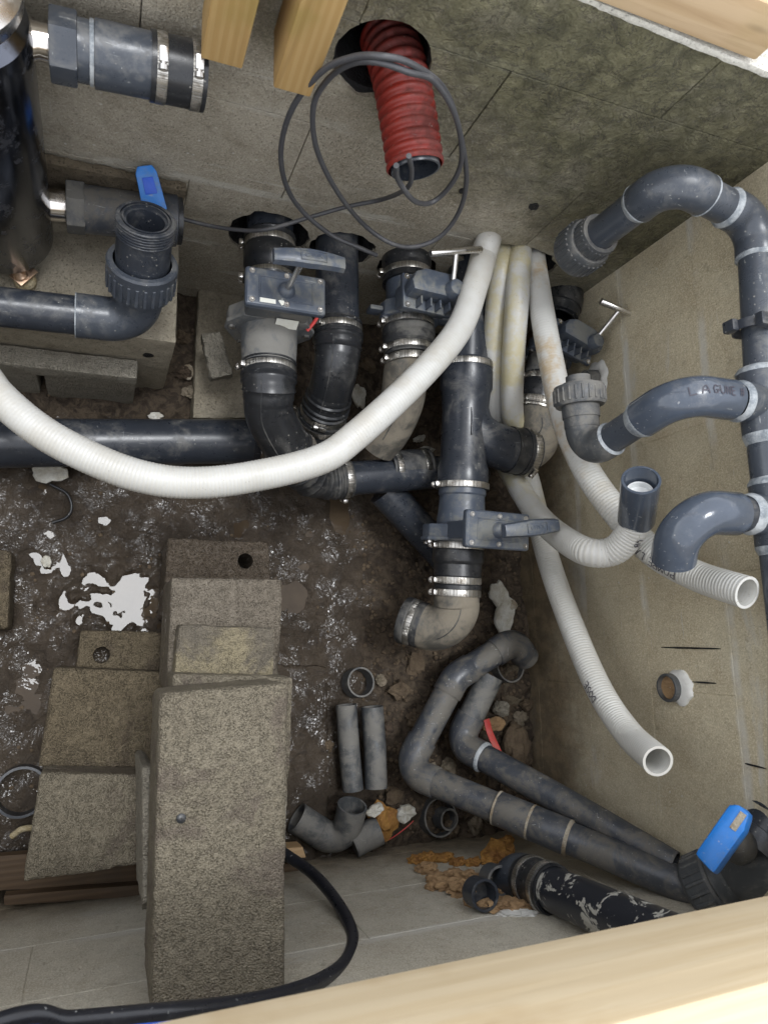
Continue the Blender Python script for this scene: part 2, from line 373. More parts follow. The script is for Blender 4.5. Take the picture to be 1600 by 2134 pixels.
class MB:
    """collects shapes in world coordinates; build() links them as ONE mesh object"""
    def __init__(s): s.v = []; s.f = []; s.uv = []
    def quadstrip(s, rings, uvs, closed=True):
        """rings: list of lists of points; uvs: list of u per ring"""
        n = len(rings[0]); b = len(s.v)
        for r in rings: s.v.extend(r)
        for i in range(len(rings) - 1):
            for j in range(n if closed else n - 1):
                k = (j + 1) % n
                s.f.append((b + i * n + j, b + i * n + k, b + (i + 1) * n + k, b + (i + 1) * n + j))
                a0, a1 = 2 * math.pi * j / n, 2 * math.pi * (j + 1) / n
                s.uv.append(((uvs[i], a0), (uvs[i], a1), (uvs[i + 1], a1), (uvs[i + 1], a0)))
        return b, n
    def fan(s, ring_start, n, flip=False):
        idx = list(range(ring_start, ring_start + n))
        if flip: idx.reverse()
        s.f.append(tuple(idx)); s.uv.append(tuple((0, 0) for _ in idx))
    def lathe(s, p0, d, prof, seg=28, cap0=False, cap1=False, wob=0, seed=0, ref=None):
        d = V(d).normalized(); p0 = V(p0)
        u = (V(ref) if ref else (V((0, 0, 1)) if abs(d.z) < .9 else V((0, 1, 0)))); u = (u - d * u.dot(d)).normalized(); w = d.cross(u)
        rings = []; uvs = []; L = 0; last = None
        for (t, r) in prof:
            ring = []
            for j in range(seg):
                a = 2 * math.pi * j / seg
                rr = r
                if wob: rr = r * (1 + wob * noise.noise(V((math.cos(a) * 2 + seed, math.sin(a) * 2, t * 30 + seed))))
                ring.append(p0 + d * t + (u * math.cos(a) + w * math.sin(a)) * rr)
            rings.append(ring)
            if last is not None: L += math.hypot(t - last[0], r - last[1])
            uvs.append(L); last = (t, r)
        b, n = s.quadstrip(rings, uvs)
        if cap0: s.fan(b, n, True)
        if cap1: s.fan(b + (len(rings) - 1) * n, n)
        return s
    def sweep(s, pts, rad, seg=20, cap0=False, cap1=False, hollow1=None, hollow0=None, ref=None):
        """tube along a polyline; rad = number or list; hollow1=(wall,depth) opens the end"""
        pts = [V(p) for p in pts]
        n = len(pts); rad = list(rad) if isinstance(rad, (list, tuple)) else [rad] * n
        T = []
        for i in range(n):
            a = pts[max(0, i - 1)]; b = pts[min(n - 1, i + 1)]
            T.append((b - a).normalized())
        u = V(ref) if ref else (V((0, 0, 1)) if abs(T[0].z) < .9 else V((0, 1, 0)))
        u = (u - T[0] * u.dot(T[0])).normalized()
        rings = []; uvs = []; L = 0; fr = []
        for i in range(n):
            if i:
                q = T[i - 1].rotation_difference(T[i]); u = q @ u; u = (u - T[i] * u.dot(T[i])).normalized()
                L += (pts[i] - pts[i - 1]).length
            w = T[i].cross(u); fr.append((u.copy(), w.copy(), L))
            rings.append([pts[i] + (u * math.cos(2 * math.pi * j / seg) + w * math.sin(2 * math.pi * j / seg)) * rad[i] for j in range(seg)]); uvs.append(L)
        def inner(i0, rng, wall, depth):
            R2 = []; U2 = []
            acc = 0; prev = pts[i0]
            r0_ = sum(rad) / len(rad)
            for i in rng:
                acc += (pts[i] - prev).length; prev = pts[i]
                uu, ww, l = fr[i]; rr = (rad[i] if abs(rad[i] - r0_) > .0012 else r0_) - wall
                R2.append([pts[i] + (uu * math.cos(2 * math.pi * j / seg) + ww * math.sin(2 * math.pi * j / seg)) * rr for j in range(seg)]); U2.append(l)
                if acc > depth: break
            return R2, U2
        if hollow1:
            R2, U2 = inner(n - 1, range(n - 1, -1, -1), *hollow1); rings = rings + R2; uvs = uvs + U2; cap1 = True
        if hollow0:
            R2, U2 = inner(0, range(0, n), *hollow0); rings = R2[::-1] + rings; uvs = U2[::-1] + uvs; cap0 = True
        b, m = s.quadstrip(rings, uvs)
        if cap0: s.fan(b, m, True)
        if cap1: s.fan(b + (len(rings) - 1) * m, m)
        s.frames = (pts, fr, rad)
        return s
    def bm(s, bmsh):
        b = len(s.v); bmsh.verts.ensure_lookup_table()
        for v in bmsh.verts: s.v.append(v.co.copy())
        for f in bmsh.faces:
            s.f.append(tuple(b + v.index for v in f.verts)); s.uv.append(tuple((0, 0) for _ in f.verts))
        bmsh.free(); return s
    def box(s, c, size, rot=None, bevel=.003, seg=2):
        m = bmesh.new(); bmesh.ops.create_cube(m, size=1.0)
        for v in m.verts: v.co = V((v.co.x * size[0], v.co.y * size[1], v.co.z * size[2]))
        if bevel: bmesh.ops.bevel(m, geom=m.edges[:] + m.verts[:], offset=bevel, segments=seg, affect='EDGES', profile=.6)
        mt = Matrix.Translation(V(c)) @ (rot.to_4x4() if rot else Matrix.Identity(4))
        bmesh.ops.transform(m, matrix=mt, verts=m.verts[:])
        m.verts.index_update(); return s.bm(m)
    def prism(s, poly, c, ax, ay, an, h, bevel=.002):
        """polygon (x,y) extruded along an by h, centred"""
        m = bmesh.new(); c = V(c); ax = V(ax); ay = V(ay); an = V(an)
        vs = [m.verts.new(c + ax * x + ay * y - an * (h / 2)) for x, y in poly]
        f = m.faces.new(vs); r = bmesh.ops.extrude_face_region(m, geom=[f])
        bmesh.ops.translate(m, vec=an * h, verts=[g for g in r['geom'] if isinstance(g, bmesh.types.BMVert)])
        bmesh.ops.recalc_face_normals(m, faces=m.faces[:])
        if bevel: bmesh.ops.bevel(m, geom=m.edges[:], offset=bevel, segments=2, affect='EDGES', profile=.6)
        m.verts.index_update(); return s.bm(m)
    def rock(s, c, size, seed, rough=.35, sub=2, rot=None, flat=1.0, freq=1.6, sharp=False):
        m = bmesh.new(); bmesh.ops.create_icosphere(m, subdivisions=sub, radius=1.0)
        rot = rot or Quaternion((random.random(), random.random(), random.random(), random.random() + .01)).normalized().to_matrix()
        for v in m.verts:
            p = v.co.copy(); k = 1 + rough * noise.fractal(p * freq + V((seed * 3.7, seed * 1.3, seed)), 1.0, 2.0, 4)
            if sharp: p = V([math.copysign(abs(a) ** .55, a) for a in p])
            q = rot @ (p * k)
            v.co = V((q.x * size[0], q.y * size[1], q.z * size[2] * flat)) + V(c)
        m.verts.index_update(); return s.bm(m)
    def rblock(s, corners, thick, cell=.008, r=.006, chip=.010, rough=.0012, seed=0):
        """worn concrete block: top corners TL,TR,BR,BL (world), thickness down; rounded, chipped edges"""
        TL, TR, BR, BL = [V(c) for c in corners]
        Lx = ((TR - TL).length + (BR - BL).length) / 2; Ly = ((TL - BL).length + (TR - BR).length) / 2
        nx, ny, nz = max(2, int(Lx / cell)), max(2, int(Ly / cell)), max(2, int(thick / cell))
        idx = {}
        nrm = (TR - TL).cross(TL - BL).normalized()
        if nrm.z < 0: nrm = -nrm
        def vert(i, j, k):
            key = (i, j, k)
            if key in idx: return idx[key]
            p = V((Lx * i / nx, Ly * j / ny, thick * k / nz))
            e = noise.fractal(p * 17 + V((seed * 5.1, seed, 0)), .9, 2, 5)
            rr = r + chip * max(0, e) ** 1.2
            q = V((min(max(p.x, rr), Lx - rr), min(max(p.y, rr), Ly - rr), min(max(p.z, rr), thick - rr)))
            d = p - q
            if d.length > 1e-9: p = q + d.normalized() * (rr if d.length > rr else d.length)
            dn = d.normalized() if d.length > 1e-9 else V((0, 0, 1))
            p = p + dn * (rough * 1.2 * noise.noise(p * 45 + V((seed, 0, 0))) + rough * 1.4 * noise.noise(p * 190))
            fx, fy = p.x / Lx, p.y / Ly
            top = TL.lerp(TR, fx).lerp(BL.lerp(BR, fx), 1 - fy)
            w = top - nrm * (thick - p.z)
            idx[key] = len(s.v); s.v.append(w); return idx[key]
        def face(a, b, c, d):
            s.f.append((a, b, c, d)); s.uv.append(((0, 0),) * 4)
        for i in range(nx):
            for j in range(ny):
                face(vert(i, j, nz), vert(i + 1, j, nz), vert(i + 1, j + 1, nz), vert(i, j + 1, nz))
                face(vert(i, j + 1, 0), vert(i + 1, j + 1, 0), vert(i + 1, j, 0), vert(i, j, 0))
        for k in range(nz):
            for i in range(nx):
                face(vert(i, 0, k), vert(i + 1, 0, k), vert(i + 1, 0, k + 1), vert(i, 0, k + 1))
                face(vert(i, ny, k + 1), vert(i + 1, ny, k + 1), vert(i + 1, ny, k), vert(i, ny, k))
            for j in range(ny):
                face(vert(0, j, k + 1), vert(0, j + 1, k + 1), vert(0, j + 1, k), vert(0, j, k))
                face(vert(nx, j, k), vert(nx, j + 1, k), vert(nx, j + 1, k + 1), vert(nx, j, k + 1))
        return s
    def build(s, name, mat, parent=None, smooth=40, stuff=False):
        o0 = origin_of(parent) if parent else V((0, 0, 0))
        me = bpy.data.meshes.new(name); me.from_pydata([tuple(V(p) - o0) for p in s.v], [], s.f)
        ul = me.uv_layers.new(name='UVMap'); flat = []
        for f in s.uv:
            for c in f: flat.extend(c)
        ul.data.foreach_set('uv', flat)
        me.validate(); me.update()
        b = bmesh.new(); b.from_mesh(me); bmesh.ops.recalc_face_normals(b, faces=b.faces[:]); b.to_mesh(b and me); b.free()
        if smooth:
            for p in me.polygons: p.use_smooth = True
            me.set_sharp_from_angle(angle=R(smooth))
        me.materials.append(M[mat] if isinstance(mat, str) else mat)
        o = bpy.data.objects.new(name, me); COL.objects.link(o)
        if parent: o.parent = parent
        if stuff: o['kind'] = 'stuff'
        return o

def catmull(pts, step=.01):
    pts = [V(p) for p in pts]; P = [pts[0] * 2 - pts[1]] + pts + [pts[-1] * 2 - pts[-2]]; out = []
    for i in range(1, len(P) - 2):
        a, b, c, d = P[i - 1], P[i], P[i + 1], P[i + 2]
        n = max(2, int((c - b).length / step))
        for k in range(n):
            t = k / n
            out.append(.5 * ((2 * b) + (c - a) * t + (2 * a - 5 * b + 4 * c - d) * t * t + (3 * b - a - 3 * c + d) * t ** 3))
    out.append(pts[-1]); return out
def resample(pts, step):
    out = [pts[0]]; acc = 0
    for i in range(1, len(pts)):
        a, b = pts[i - 1], pts[i]; L = (b - a).length; d = step - acc
        while d <= L:
            out.append(a.lerp(b, d / L)); d += step
        acc = L - (d - step)
    return out
def fillet(a, c, b, rad, n=10):
    """arc points rounding corner c between directions to a and b"""
    a, c, b = V(a), V(c), V(b); d1 = (a - c).normalized(); d2 = (b - c).normalized()
    ang = d1.angle(d2); t = rad / math.tan(ang / 2); ctr = c + (d1 + d2).normalized() * (rad / math.sin(ang / 2))
    p1 = c + d1 * t; p2 = c + d2 * t; out = []
    v1 = p1 - ctr; v2 = p2 - ctr; tot = v1.angle(v2); axis = v1.cross(v2).normalized()
    for i in range(n + 1): out.append(ctr + Quaternion(axis, tot * i / n) @ v1)
    return out, p1, p2
def struct(o): o['kind'] = 'structure'; return o
def clamp(parent, p, d, r, ang=0.0, w=.013, mat='clamp', ref=None):
    """worm-drive band round a tube, with its screw housing as sub-part"""
    p = V(p); d = V(d).normalized(); r = r + .0012
    b = MB().lathe(p - d * (w / 2), d, [(0, r - .002), (0, r + .0008), (w * .15, r + .0013), (w * .85, r + .0013), (w, r + .0008), (w, r - .002)], 32).build('hose_clamp', mat, parent, 30)
    u = V(ref) if ref else (V((0, 0, 1)) if abs(d.z) < .9 else V((0, 1, 0)))
    u = (u - d * u.dot(d)).normalized(); wv = d.cross(u)
    n = u * math.cos(ang) + wv * math.sin(ang); t = d.cross(n)
    c = p + n * (r + .006)
    rot = Matrix((t, d, n)).transposed()
    m = MB().box(c - t * .004, (.018, .011, .009), rot, .0025)
    m.lathe(c + t * .004, t, [(0, .0035), (.004, .0035), (.004, .0062), (.0095, .0062), (.0105, .0045)], 10, cap1=True)
    m.build('clamp_screw', 'steel', b, 30)
    return b
def mark_strokes(txt):
    G = {'P': [[(0, 0), (0, 1), (.5, .95), (.55, .6), (0, .5)]], 'O': [[(.3, 0), (0, .3), (.05, .8), (.35, 1), (.6, .7), (.58, .25), (.3, 0)]],
         'M': [[(0, 0), (.08, 1), (.35, .4), (.62, 1), (.75, 0)]], 'E': [[(.5, 1), (0, 1), (0, 0), (.52, 0)], [(0, .5), (.42, .52)]],
         'L': [[(0, 1), (0, 0), (.5, .05)]], 'A': [[(0, 0), (.3, 1), (.62, 0)], [(.12, .4), (.5, .42)]],
         'G': [[(.58, .85), (.3, 1), (.02, .6), (.15, .08), (.5, .05), (.58, .42), (.34, .42)]], 'D': [[(0, 0), (0, 1), (.4, .9), (.6, .5), (.42, .08), (0, 0)]],
         'S': [[(.52, .88), (.25, 1), (.03, .75), (.3, .52), (.5, .28), (.25, 0), (0, .14)]], 'U': [[(0, 1), (.02, .25), (.28, 0), (.52, .25), (.54, 1)]],
         'N': [[(0, 0), (0, 1), (.5, 0), (.52, 1)]], 'B': [[(0, 0), (0, 1), (.42, .9), (.4, .6), (0, .52), (.5, .42), (.48, .08), (0, 0)]],
         '#': [[(.1, 0), (.2, 1)], [(.4, 0), (.5, 1)], [(0, .33), (.6, .36)], [(0, .66), (.6, .7)]], ' ': []}
    x = 0; out = []
    for ch in txt:
        for st in G[ch]: out.append([(x + a, b) for a, b in st])
        x += .9 if ch == 'M' else (.5 if ch == ' ' else .8)
    return out
def write_on_tube(txt, frames, s0, ang0, h, flip, name, parent, wid=.0016, off=.0006, slant=0):
    """marker strokes laid on a swept tube: reading along the tube, letters h tall round it"""
    pts, fr, rad = frames
    def at(s, a):
        for i in range(len(pts) - 1):
            if fr[i + 1][2] >= s or i == len(pts) - 2:
                k = (s - fr[i][2]) / max(1e-9, fr[i + 1][2] - fr[i][2]); break
        p = pts[i].lerp(pts[i + 1], k); u, w = fr[i][0], fr[i][1]
        n = u * math.cos(a) + w * math.sin(a); return p + n * (rad[i] + off), n
    mb = MB(); r0 = rad[len(rad) // 2]
    for st in mark_strokes(txt):
        line = []
        for (x, y), (x2, y2) in zip(st, st[1:]):
            for k in range(5): line.append((x + (x2 - x) * k / 5, y + (y2 - y) * k / 5))
        line.append(st[-1])
        L = []
        for (x, y) in line:
            sgn = -1 if flip else 1
            L.append(at(s0 + sgn * (x + y * slant) * h, ang0 - sgn * (y - .5) * h / r0))
        a = []; bb = []
        for i, (p, n) in enumerate(L):
            t = (L[min(i + 1, len(L) - 1)][0] - L[max(i - 1, 0)][0]).normalized(); sd = n.cross(t).normalized() * wid / 2
            a.append(p - sd); bb.append(p + sd)
        b0 = len(mb.v)
        for p, q in zip(a, bb): mb.v.extend([p, q])
        for i in range(len(a) - 1):
            mb.f.append((b0 + 2 * i, b0 + 2 * i + 1, b0 + 2 * i + 3, b0 + 2 * i + 2)); mb.uv.append(((0, 0),) * 4)
    return mb.build(name, 'ink', parent, 0)
def jag_cyl(c, d, r, depth, seed, jag=.08, n=36):
    """jagged cylinder bmesh used to cut a hole"""
    m = bmesh.new(); d = V(d).normalized(); c = V(c); u = V((0, 0, 1)) if abs(d.z) < .9 else V((1, 0, 0)); w = d.cross(u)
    lo = []; hi = []
    rx, rz = (r if isinstance(r, tuple) else (r, r))
    for i in range(n):
        a = 2 * math.pi * i / n; k = 1 + jag * noise.noise(V((math.cos(a) * 3 + seed * 7, math.sin(a) * 3, seed))) + jag * .5 * noise.noise(V((math.cos(a) * 9 + seed, math.sin(a) * 9, 3)))
        q = (w * math.cos(a) * rx + u * math.sin(a) * rz) * k
        lo.append(m.verts.new(c - d * depth / 2 + q)); hi.append(m.verts.new(c + d * depth / 2 + q))
    for i in range(n): m.faces.new((lo[i], lo[(i + 1) % n], hi[(i + 1) % n], hi[i]))
    m.faces.new(lo[::-1]); m.faces.new(hi); bmesh.ops.recalc_face_normals(m, faces=m.faces[:]); return m
def cut(obj, cutters):
    tmp = []
    for m in cutters:
        me = bpy.data.meshes.new('cutter'); m.to_mesh(me); co = bpy.data.objects.new('cutter', me); COL.objects.link(co); tmp.append(co)
        md = obj.modifiers.new('b', 'BOOLEAN'); md.object = co; md.operation = 'DIFFERENCE'; md.solver = 'EXACT'
    bpy.context.view_layer.update()
    dg = bpy.context.evaluated_depsgraph_get(); dg.update()
    me = bpy.data.meshes.new_from_object(obj.evaluated_get(dg)); old = obj.data
    obj.modifiers.clear(); obj.data = me; me.name = old.name
    for co in tmp: bpy.data.objects.remove(co)

# ================================================================== the setting
YB, XR, YN, ZT = 0.7986, 1.0435, -0.4786, 1.02
XL = -0.95
# outside ground: one sheet to the horizon with the pit left open
g = MB()
O = 60.0; zi = ZT - .01
xs = [-O, XL - .2, XR + .2, O]; ys = [-O, YN - .2, YB + .2, O]
for i in range(3):
    for j in range(3):
        if i == 1 and j == 1: continue
        b = len(g.v); g.v += [V((xs[i], ys[j], zi)), V((xs[i + 1], ys[j], zi)), V((xs[i + 1], ys[j + 1], zi)), V((xs[i], ys[j + 1], zi))]
        g.f.append((b, b + 1, b + 2, b + 3)); g.uv.append(((0, 0),) * 4)
struct(g.build('ground', 'ground', None, 0))

# muddy pit floor as a relief
def sm(a, b, x):
    t = min(1, max(0, (x - a) / (b - a))); return t * t * (3 - 2 * t)
def hole_at(x, y, cx, cy, rx, ry): return math.exp(-(((x - cx) / rx) ** 2 + ((y - cy) / ry) ** 2))
def mud_height(x, y):
    p = V((x, y, 0))
    rub = max(sm(.60, .70, x + .03 * noise.noise(p * 9)), sm(.46, .56, y), sm(-.36, -.44, y) * sm(.2, .4, x))
    h = .010 * noise.fractal(p * 4.0, 1, 2, 3) + .011 * noise.turbulence(p * 13 + V((3, 1, 0)), 4, False) - .004
    h += .0018 * noise.noise(p * 42 + V((0, 5, 2))) + .0009 * noise.noise(p * 110)
    h += .0125
    h -= .026 * hole_at(x, y, 0.066, 0.080, .062, .044)          # the open puddle
    h -= .020 * hole_at(x, y, 0.05, 0.10, .12, .08) * max(0, noise.noise(p * 38 + V((2, 8, 1))) - .12)
    h += .034 * hole_at(x, y, 0.04, 0.08, .14, .10) * (noise.turbulence(p * 34, 3, False) - .12) - .0025 * hole_at(x, y, 0.0, 0.10, .16, .12)
    h -= .020 * hole_at(x, y, -0.10, 0.40, .03, .10)
    h += .012 * hole_at(x, y, -0.07, 0.01, .09, .07)
    h -= .018 * hole_at(x, y, 0.55, 0.33, .04, .08)
    h -= .006 * hole_at(x, y, 0.45, 0.15, .05, .15)
    h += rub * (.026 + .022 * noise.fractal(p * 11, 1, 2, 4) + .008 * noise.turbulence(p * 34, 2, False))
    return h
fx0, fx1, fy0, fy1 = -.42, XR + .01, YN - .01, YB + .01
cell = .0055
nx, ny = int((fx1 - fx0) / cell), int((fy1 - fy0) / cell)
f = MB()
for j in range(ny + 1):
    for i in range(nx + 1):
        x = fx0 + (fx1 - fx0) * i / nx; y = fy0 + (fy1 - fy0) * j / ny
        f.v.append(V((x, y, mud_height(x, y))))
for j in range(ny):
    for i in range(nx):
        a = j * (nx + 1) + i; f.f.append((a, a + 1, a + nx + 2, a + nx + 1)); f.uv.append(((0, 0),) * 4)
struct(f.build('mud_floor', 'mud', None, 180))
f = MB(); b = [V((XL, YN, -.02)), V((fx0 + .01, YN, -.02)), V((fx0 + .01, YB, -.02)), V((XL, YB, -.02))]
f.v = b; f.f = [(0, 1, 2, 3)]; f.uv = [((0, 0),) * 4]
struct(f.build('mud_floor_far', 'mud', None, 0))
f = MB(); f.v = [V((fx0, YN, 0)), V((XR, YN, 0)), V((XR, YB, 0)), V((fx0, YB, 0))]; f.f = [(0, 1, 2, 3)]; f.uv = [((0, 0),) * 4]
struct(f.build('puddle_water', 'water', None, 0))

# ---- walls of concrete blocks: a mortar core with each block a piece of its own
BEDS = [-.12, .08, .28, .48, .688, .888, ZT]
HOLES = [  # x, z, radius x / z, seed, jag
    ((0.3373,0.7986,0.8401), (.070, .070), 1, .05), ((0.2851,0.7986,0.3504), (.080, .080), 2, .12), ((0.4400,0.7986,0.3486), (.068, .068), 3, .12),
    ((0.5988,0.7986,0.3258), (.066, .066), 4, .08), ((0.7972,0.7986,0.4291), (.112, .062), 5, .16), ((1.0336,0.7986,0.2825), (.070, .062), 6, .10)]
wall = thing('concrete_wall', 'back wall of rendered concrete blocks with pipe holes, green with algae at upper right', 'wall', (0.3, YB, 0))
def wall_blocks(wall, along, fixed, joints, lo, hi, mat, inward, holes=(), proud=.0016):
    """blocks between joints per course; along = 0 for x, 1 for y; inward = sign of the face direction"""
    for ci in range(len(BEDS) - 1):
        z0, z1 = BEDS[ci] + .0005, BEDS[ci + 1] - .0005
        js = sorted([lo] + [j for j in joints[ci] if lo + .03 < j < hi - .03] + [hi])
        for a, b in zip(js, js[1:]):
            off = random.uniform(0, proud); t = .05
            dep = fixed + inward * off
            m = MB()
            ga = .0004 + .0013 * random.random() ** 2; gb = .0004 + .0013 * random.random() ** 2
            g0, g1 = (a + ga if a > lo else a), (b - gb if b < hi else b)
            mid = dep - inward * t / 2
            if along == 0: m.box(((g0 + g1) / 2, mid, (z0 + z1) / 2), (g1 - g0, t, z1 - z0), None, .0008, 1)
            else: m.box((mid, (g0 + g1) / 2, (z0 + z1) / 2), (t, g1 - g0, z1 - z0), None, .0008, 1)
            o = m.build('block', mat, wall, 0)
            cs = []
            for c, r, s, jg in holes:
                if c[0] + r[0] * 1.25 > g0 and c[0] - r[0] * 1.25 < g1 and c[2] + r[1] * 1.25 > z0 and c[2] - r[1] * 1.25 < z1:
                    cs.append(jag_cyl((c[0], YB + .1, c[2]), (0, 1, 0), r, .5, s, jg))
            if cs: cut(o, cs)
core = MB().box(((XL + XR) / 2, YB + .1030, (ZT - .14) / 2), (XR - XL + .2, .20, ZT + .12), None, 0).build('mortar', 'mortar', wall, 0)
cut(core, [jag_cyl((c[0], YB + .1, c[2]), (0, 1, 0), (r[0] + .003, r[1] + .003), .5, s, jg) for c, r, s, jg in HOLES])
JB = [[.28, .78, -.22, -.72], [.517, .017, -.48], [.116, .616, -.384, 1.0], [.28, .795, -.22, -.72], [.517, .017, -.48, 1.0], [.285, .79, -.22, -.72]]
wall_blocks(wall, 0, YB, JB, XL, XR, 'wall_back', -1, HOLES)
for c, r, s, jg in HOLES:      # dark sealing foam lining each hole
    m = MB(); dark = s != 1
    rings = []
    for k, (dy, q) in enumerate(((.004, 1.02), (.012, .93), (.03, .80 if dark else .96), (.05, .74 if dark else .96), (.16, .72 if dark else .96))):
        ring = []
        for i in range(48):
            a = 2 * math.pi * i / 48; n = noise.noise(V((math.cos(a) * 4 + s * 9, math.sin(a) * 4, k * 1.7))) * (.10 if dark else .01) + noise.noise(V((math.cos(a) * 13, math.sin(a) * 13, k * 3 + s))) * (.06 if dark else 0)
            kk = q + (n if k else 0)
            ring.append(V((c[0] + math.cos(a) * r[0] * kk, YB + dy + (abs(n) * .03 if k else 0), c[2] + math.sin(a) * r[1] * kk)))
        rings.append(ring)
    m.quadstrip(rings, [0, .01, .02, .03, .1]); m.fan(4 * 48, 48)
    m.build('hole_lining', 'black_foam', wall, 0)
# pale spalled rim and drill spots
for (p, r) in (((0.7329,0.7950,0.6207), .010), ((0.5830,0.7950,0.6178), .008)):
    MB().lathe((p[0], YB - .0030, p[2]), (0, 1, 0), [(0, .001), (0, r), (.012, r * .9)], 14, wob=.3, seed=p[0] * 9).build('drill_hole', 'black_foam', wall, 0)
# cracks along joints: thin recessed dark grooves are the gaps between the blocks themselves
top = MB().rblock(((XL, YB + .205, ZT + .010), (XR + .2, YB + .205, ZT + .010), (XR + .2, YB - .022, ZT + .006), (XL, YB + .045, ZT + .010)), .012, .012, .004, .006, .001, 3).build('coping', 'wall_top', wall)

wallR = thing('concrete_wall', 'right side wall of tan concrete blocks with brown tide mark and a sawn slot', 'wall', (XR, .2, 0))
MB().box((XR + .1008, (YB + YN) / 2, (ZT - .14) / 2), (.2, YB - YN, ZT + .12), None, 0).build('mortar', 'wall_right', wallR, 0)
JR = [[.1, .6, -.4], [.385, -.115], [.6, .1, -.4], [.385, -.115], [.6, .1, -.23], [.385, -.115]]
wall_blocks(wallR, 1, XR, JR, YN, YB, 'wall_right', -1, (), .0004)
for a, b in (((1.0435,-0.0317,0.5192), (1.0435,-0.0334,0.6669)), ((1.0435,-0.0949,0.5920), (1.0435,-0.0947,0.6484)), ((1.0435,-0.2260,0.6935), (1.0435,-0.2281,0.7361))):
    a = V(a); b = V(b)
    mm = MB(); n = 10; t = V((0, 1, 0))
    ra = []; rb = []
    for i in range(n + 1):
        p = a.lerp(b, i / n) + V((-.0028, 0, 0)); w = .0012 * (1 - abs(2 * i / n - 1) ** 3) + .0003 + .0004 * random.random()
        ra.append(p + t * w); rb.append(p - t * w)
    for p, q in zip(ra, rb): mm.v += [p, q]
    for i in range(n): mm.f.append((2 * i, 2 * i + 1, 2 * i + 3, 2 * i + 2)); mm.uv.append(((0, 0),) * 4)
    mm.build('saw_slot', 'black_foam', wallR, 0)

wallN = thing('concrete_wall', 'near wall of grey concrete blocks under the pale timber', 'wall', (.3, YN, 0))
MB().box(((XL + XR) / 2, YN - .1008, (ZT - .14) / 2), (XR - XL + .2, .2, ZT + .12), None, 0).build('mortar', 'wall_near', wallN, 0)
JN = [[.56, .06, -.44], [.68, .18, -.32], [.43, .93, -.07], [.68, .18, -.32], [.43, .93, -.07], [.68, .18]]
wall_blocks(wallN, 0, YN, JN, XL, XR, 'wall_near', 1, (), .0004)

wallL = thing('concrete_wall', 'left wall of grey concrete blocks closing the pit', 'wall', (XL, .2, 0))
MB().box((XL - .105, (YB + YN) / 2, (ZT - .14) / 2), (.2, YB - YN, ZT + .12), None, 0).build('wall_core', 'wall_near', wallL, 0)

# ---- timber frame
b = MB().box((.256, .790 + .035, ZT + .013 + .0375), (1.14, .07, .075), None, .004)
tag(b.build('timber_beam', 'wood_beam'), 'planed timber beam lying on top of the back wall', 'beam')
# pale board in the foreground and the deck plank behind it
b = MB().box((.25, -.345, 1.067), (2.2, .088, .150), None, .004)
tag(b.build('timber_beam', 'wood_pale'), 'pale out-of-focus timber beam across the bottom of the picture', 'beam')
b = MB().box((.25, -.545, 1.105), (2.2, .30, .045), None, .004)
tag(b.build('deck_plank', 'wood_pale'), 'pale plank behind the foreground timber beam', 'plank')
# two posts hung against the back wall
def post(xc, yc, w, d, z0, label, rz):
    rot = Matrix.Rotation(R(rz), 3, 'Z')
    m = MB().box((xc, yc, (z0 + 1.75) / 2), (w, d, 1.75 - z0), rot, .003)
    return tag(m.build('timber_post', 'wood_post'), label, 'post', 'timber posts hung against the back wall')
post(.115, .757, .052, .070, .842, 'left of two timber posts hung on back wall, beside the rubber coupling', 0)
post(.205, .745, .050, .085, .848, 'right of two timber posts hung on back wall, nearer the red duct', 0)

# ================================================================== stainless vessel and pedestal
ped = thing('block_pedestal', 'low concrete block pedestal carrying the steel vessel, slot in its front face', 'pedestal', (-.15, .68, 0))
PX1, PY0, PZ = .118, .567, .300
MB().rblock(((-.45, YB - .004, PZ), (PX1, YB - .004, PZ), (PX1, PY0, PZ), (-.45, PY0, PZ)), .30, .009, .004, .007, .001, 5).build('platform', 'pedestal', ped)
c = V((0.0720,0.5660,0.2231))
MB().lathe((c.x, PY0 - .0022, c.z), (0, 1, 0), [(0, .0005), (0, .010), (.02, .009)], 16, wob=.3).build('slot', 'black_foam', ped, 0)
MB().rblock(((-.40, YB - .022, .475), (.112, YB - .022, .475), (.112, YB - .024, .302), (-.40, YB - .024, .302)), .018, .008, .004, .012, .0018, 8).build('back_slab', 'slab_dark', ped)
hb = thing('hollow_block', 'grey hollow block with two cells laid before the pedestal, upper left', 'block', (-.05, .53, 0))
hx1 = (0.0538,0.5225,0.2000)[0]
m = MB().rblock(((-.46, .562, .2), (hx1, .562, .2), (hx1, .522, .2), (-.46, .522, .2)), .045, .008, .004, .004, .001, 9); m.build('top_web', 'block_grey', hb)
for xa, xb in ((hx1 - .175, hx1), (hx1 - .36, hx1 - .187), (-.46, hx1 - .372)):
    MB().rblock(((xa, .562, .158), (xb, .562, .158), (xb, .526, .158), (xa, .526, .158)), .15, .01, .004, .004, .001, xa * 9).build('face_shell', 'block_grey', hb)

vc = V((-.186, .712, 0))
ves = thing('steel_vessel', 'polished dark steel vessel standing on the pedestal at left edge', 'tank', (vc.x, vc.y, PZ))
MB().lathe((vc.x, vc.y, PZ + .035), (0, 0, 1), [(0, .001), (0, .064), (.006, .076), (.02, .083), (.47, .083), (.49, .080), (.505, .066)], 64, cap1=True).build('body', 'vessel', ves, 30)
MB().lathe((vc.x - .005, vc.y + .005, PZ + .54), (0, 0, 1), [(0, .062), (.004, .078), (.012, .082), (.03, .082), (.04, .07), (.052, .03), (.054, .001)], 48).build('lid', 'steel', ves, 30)
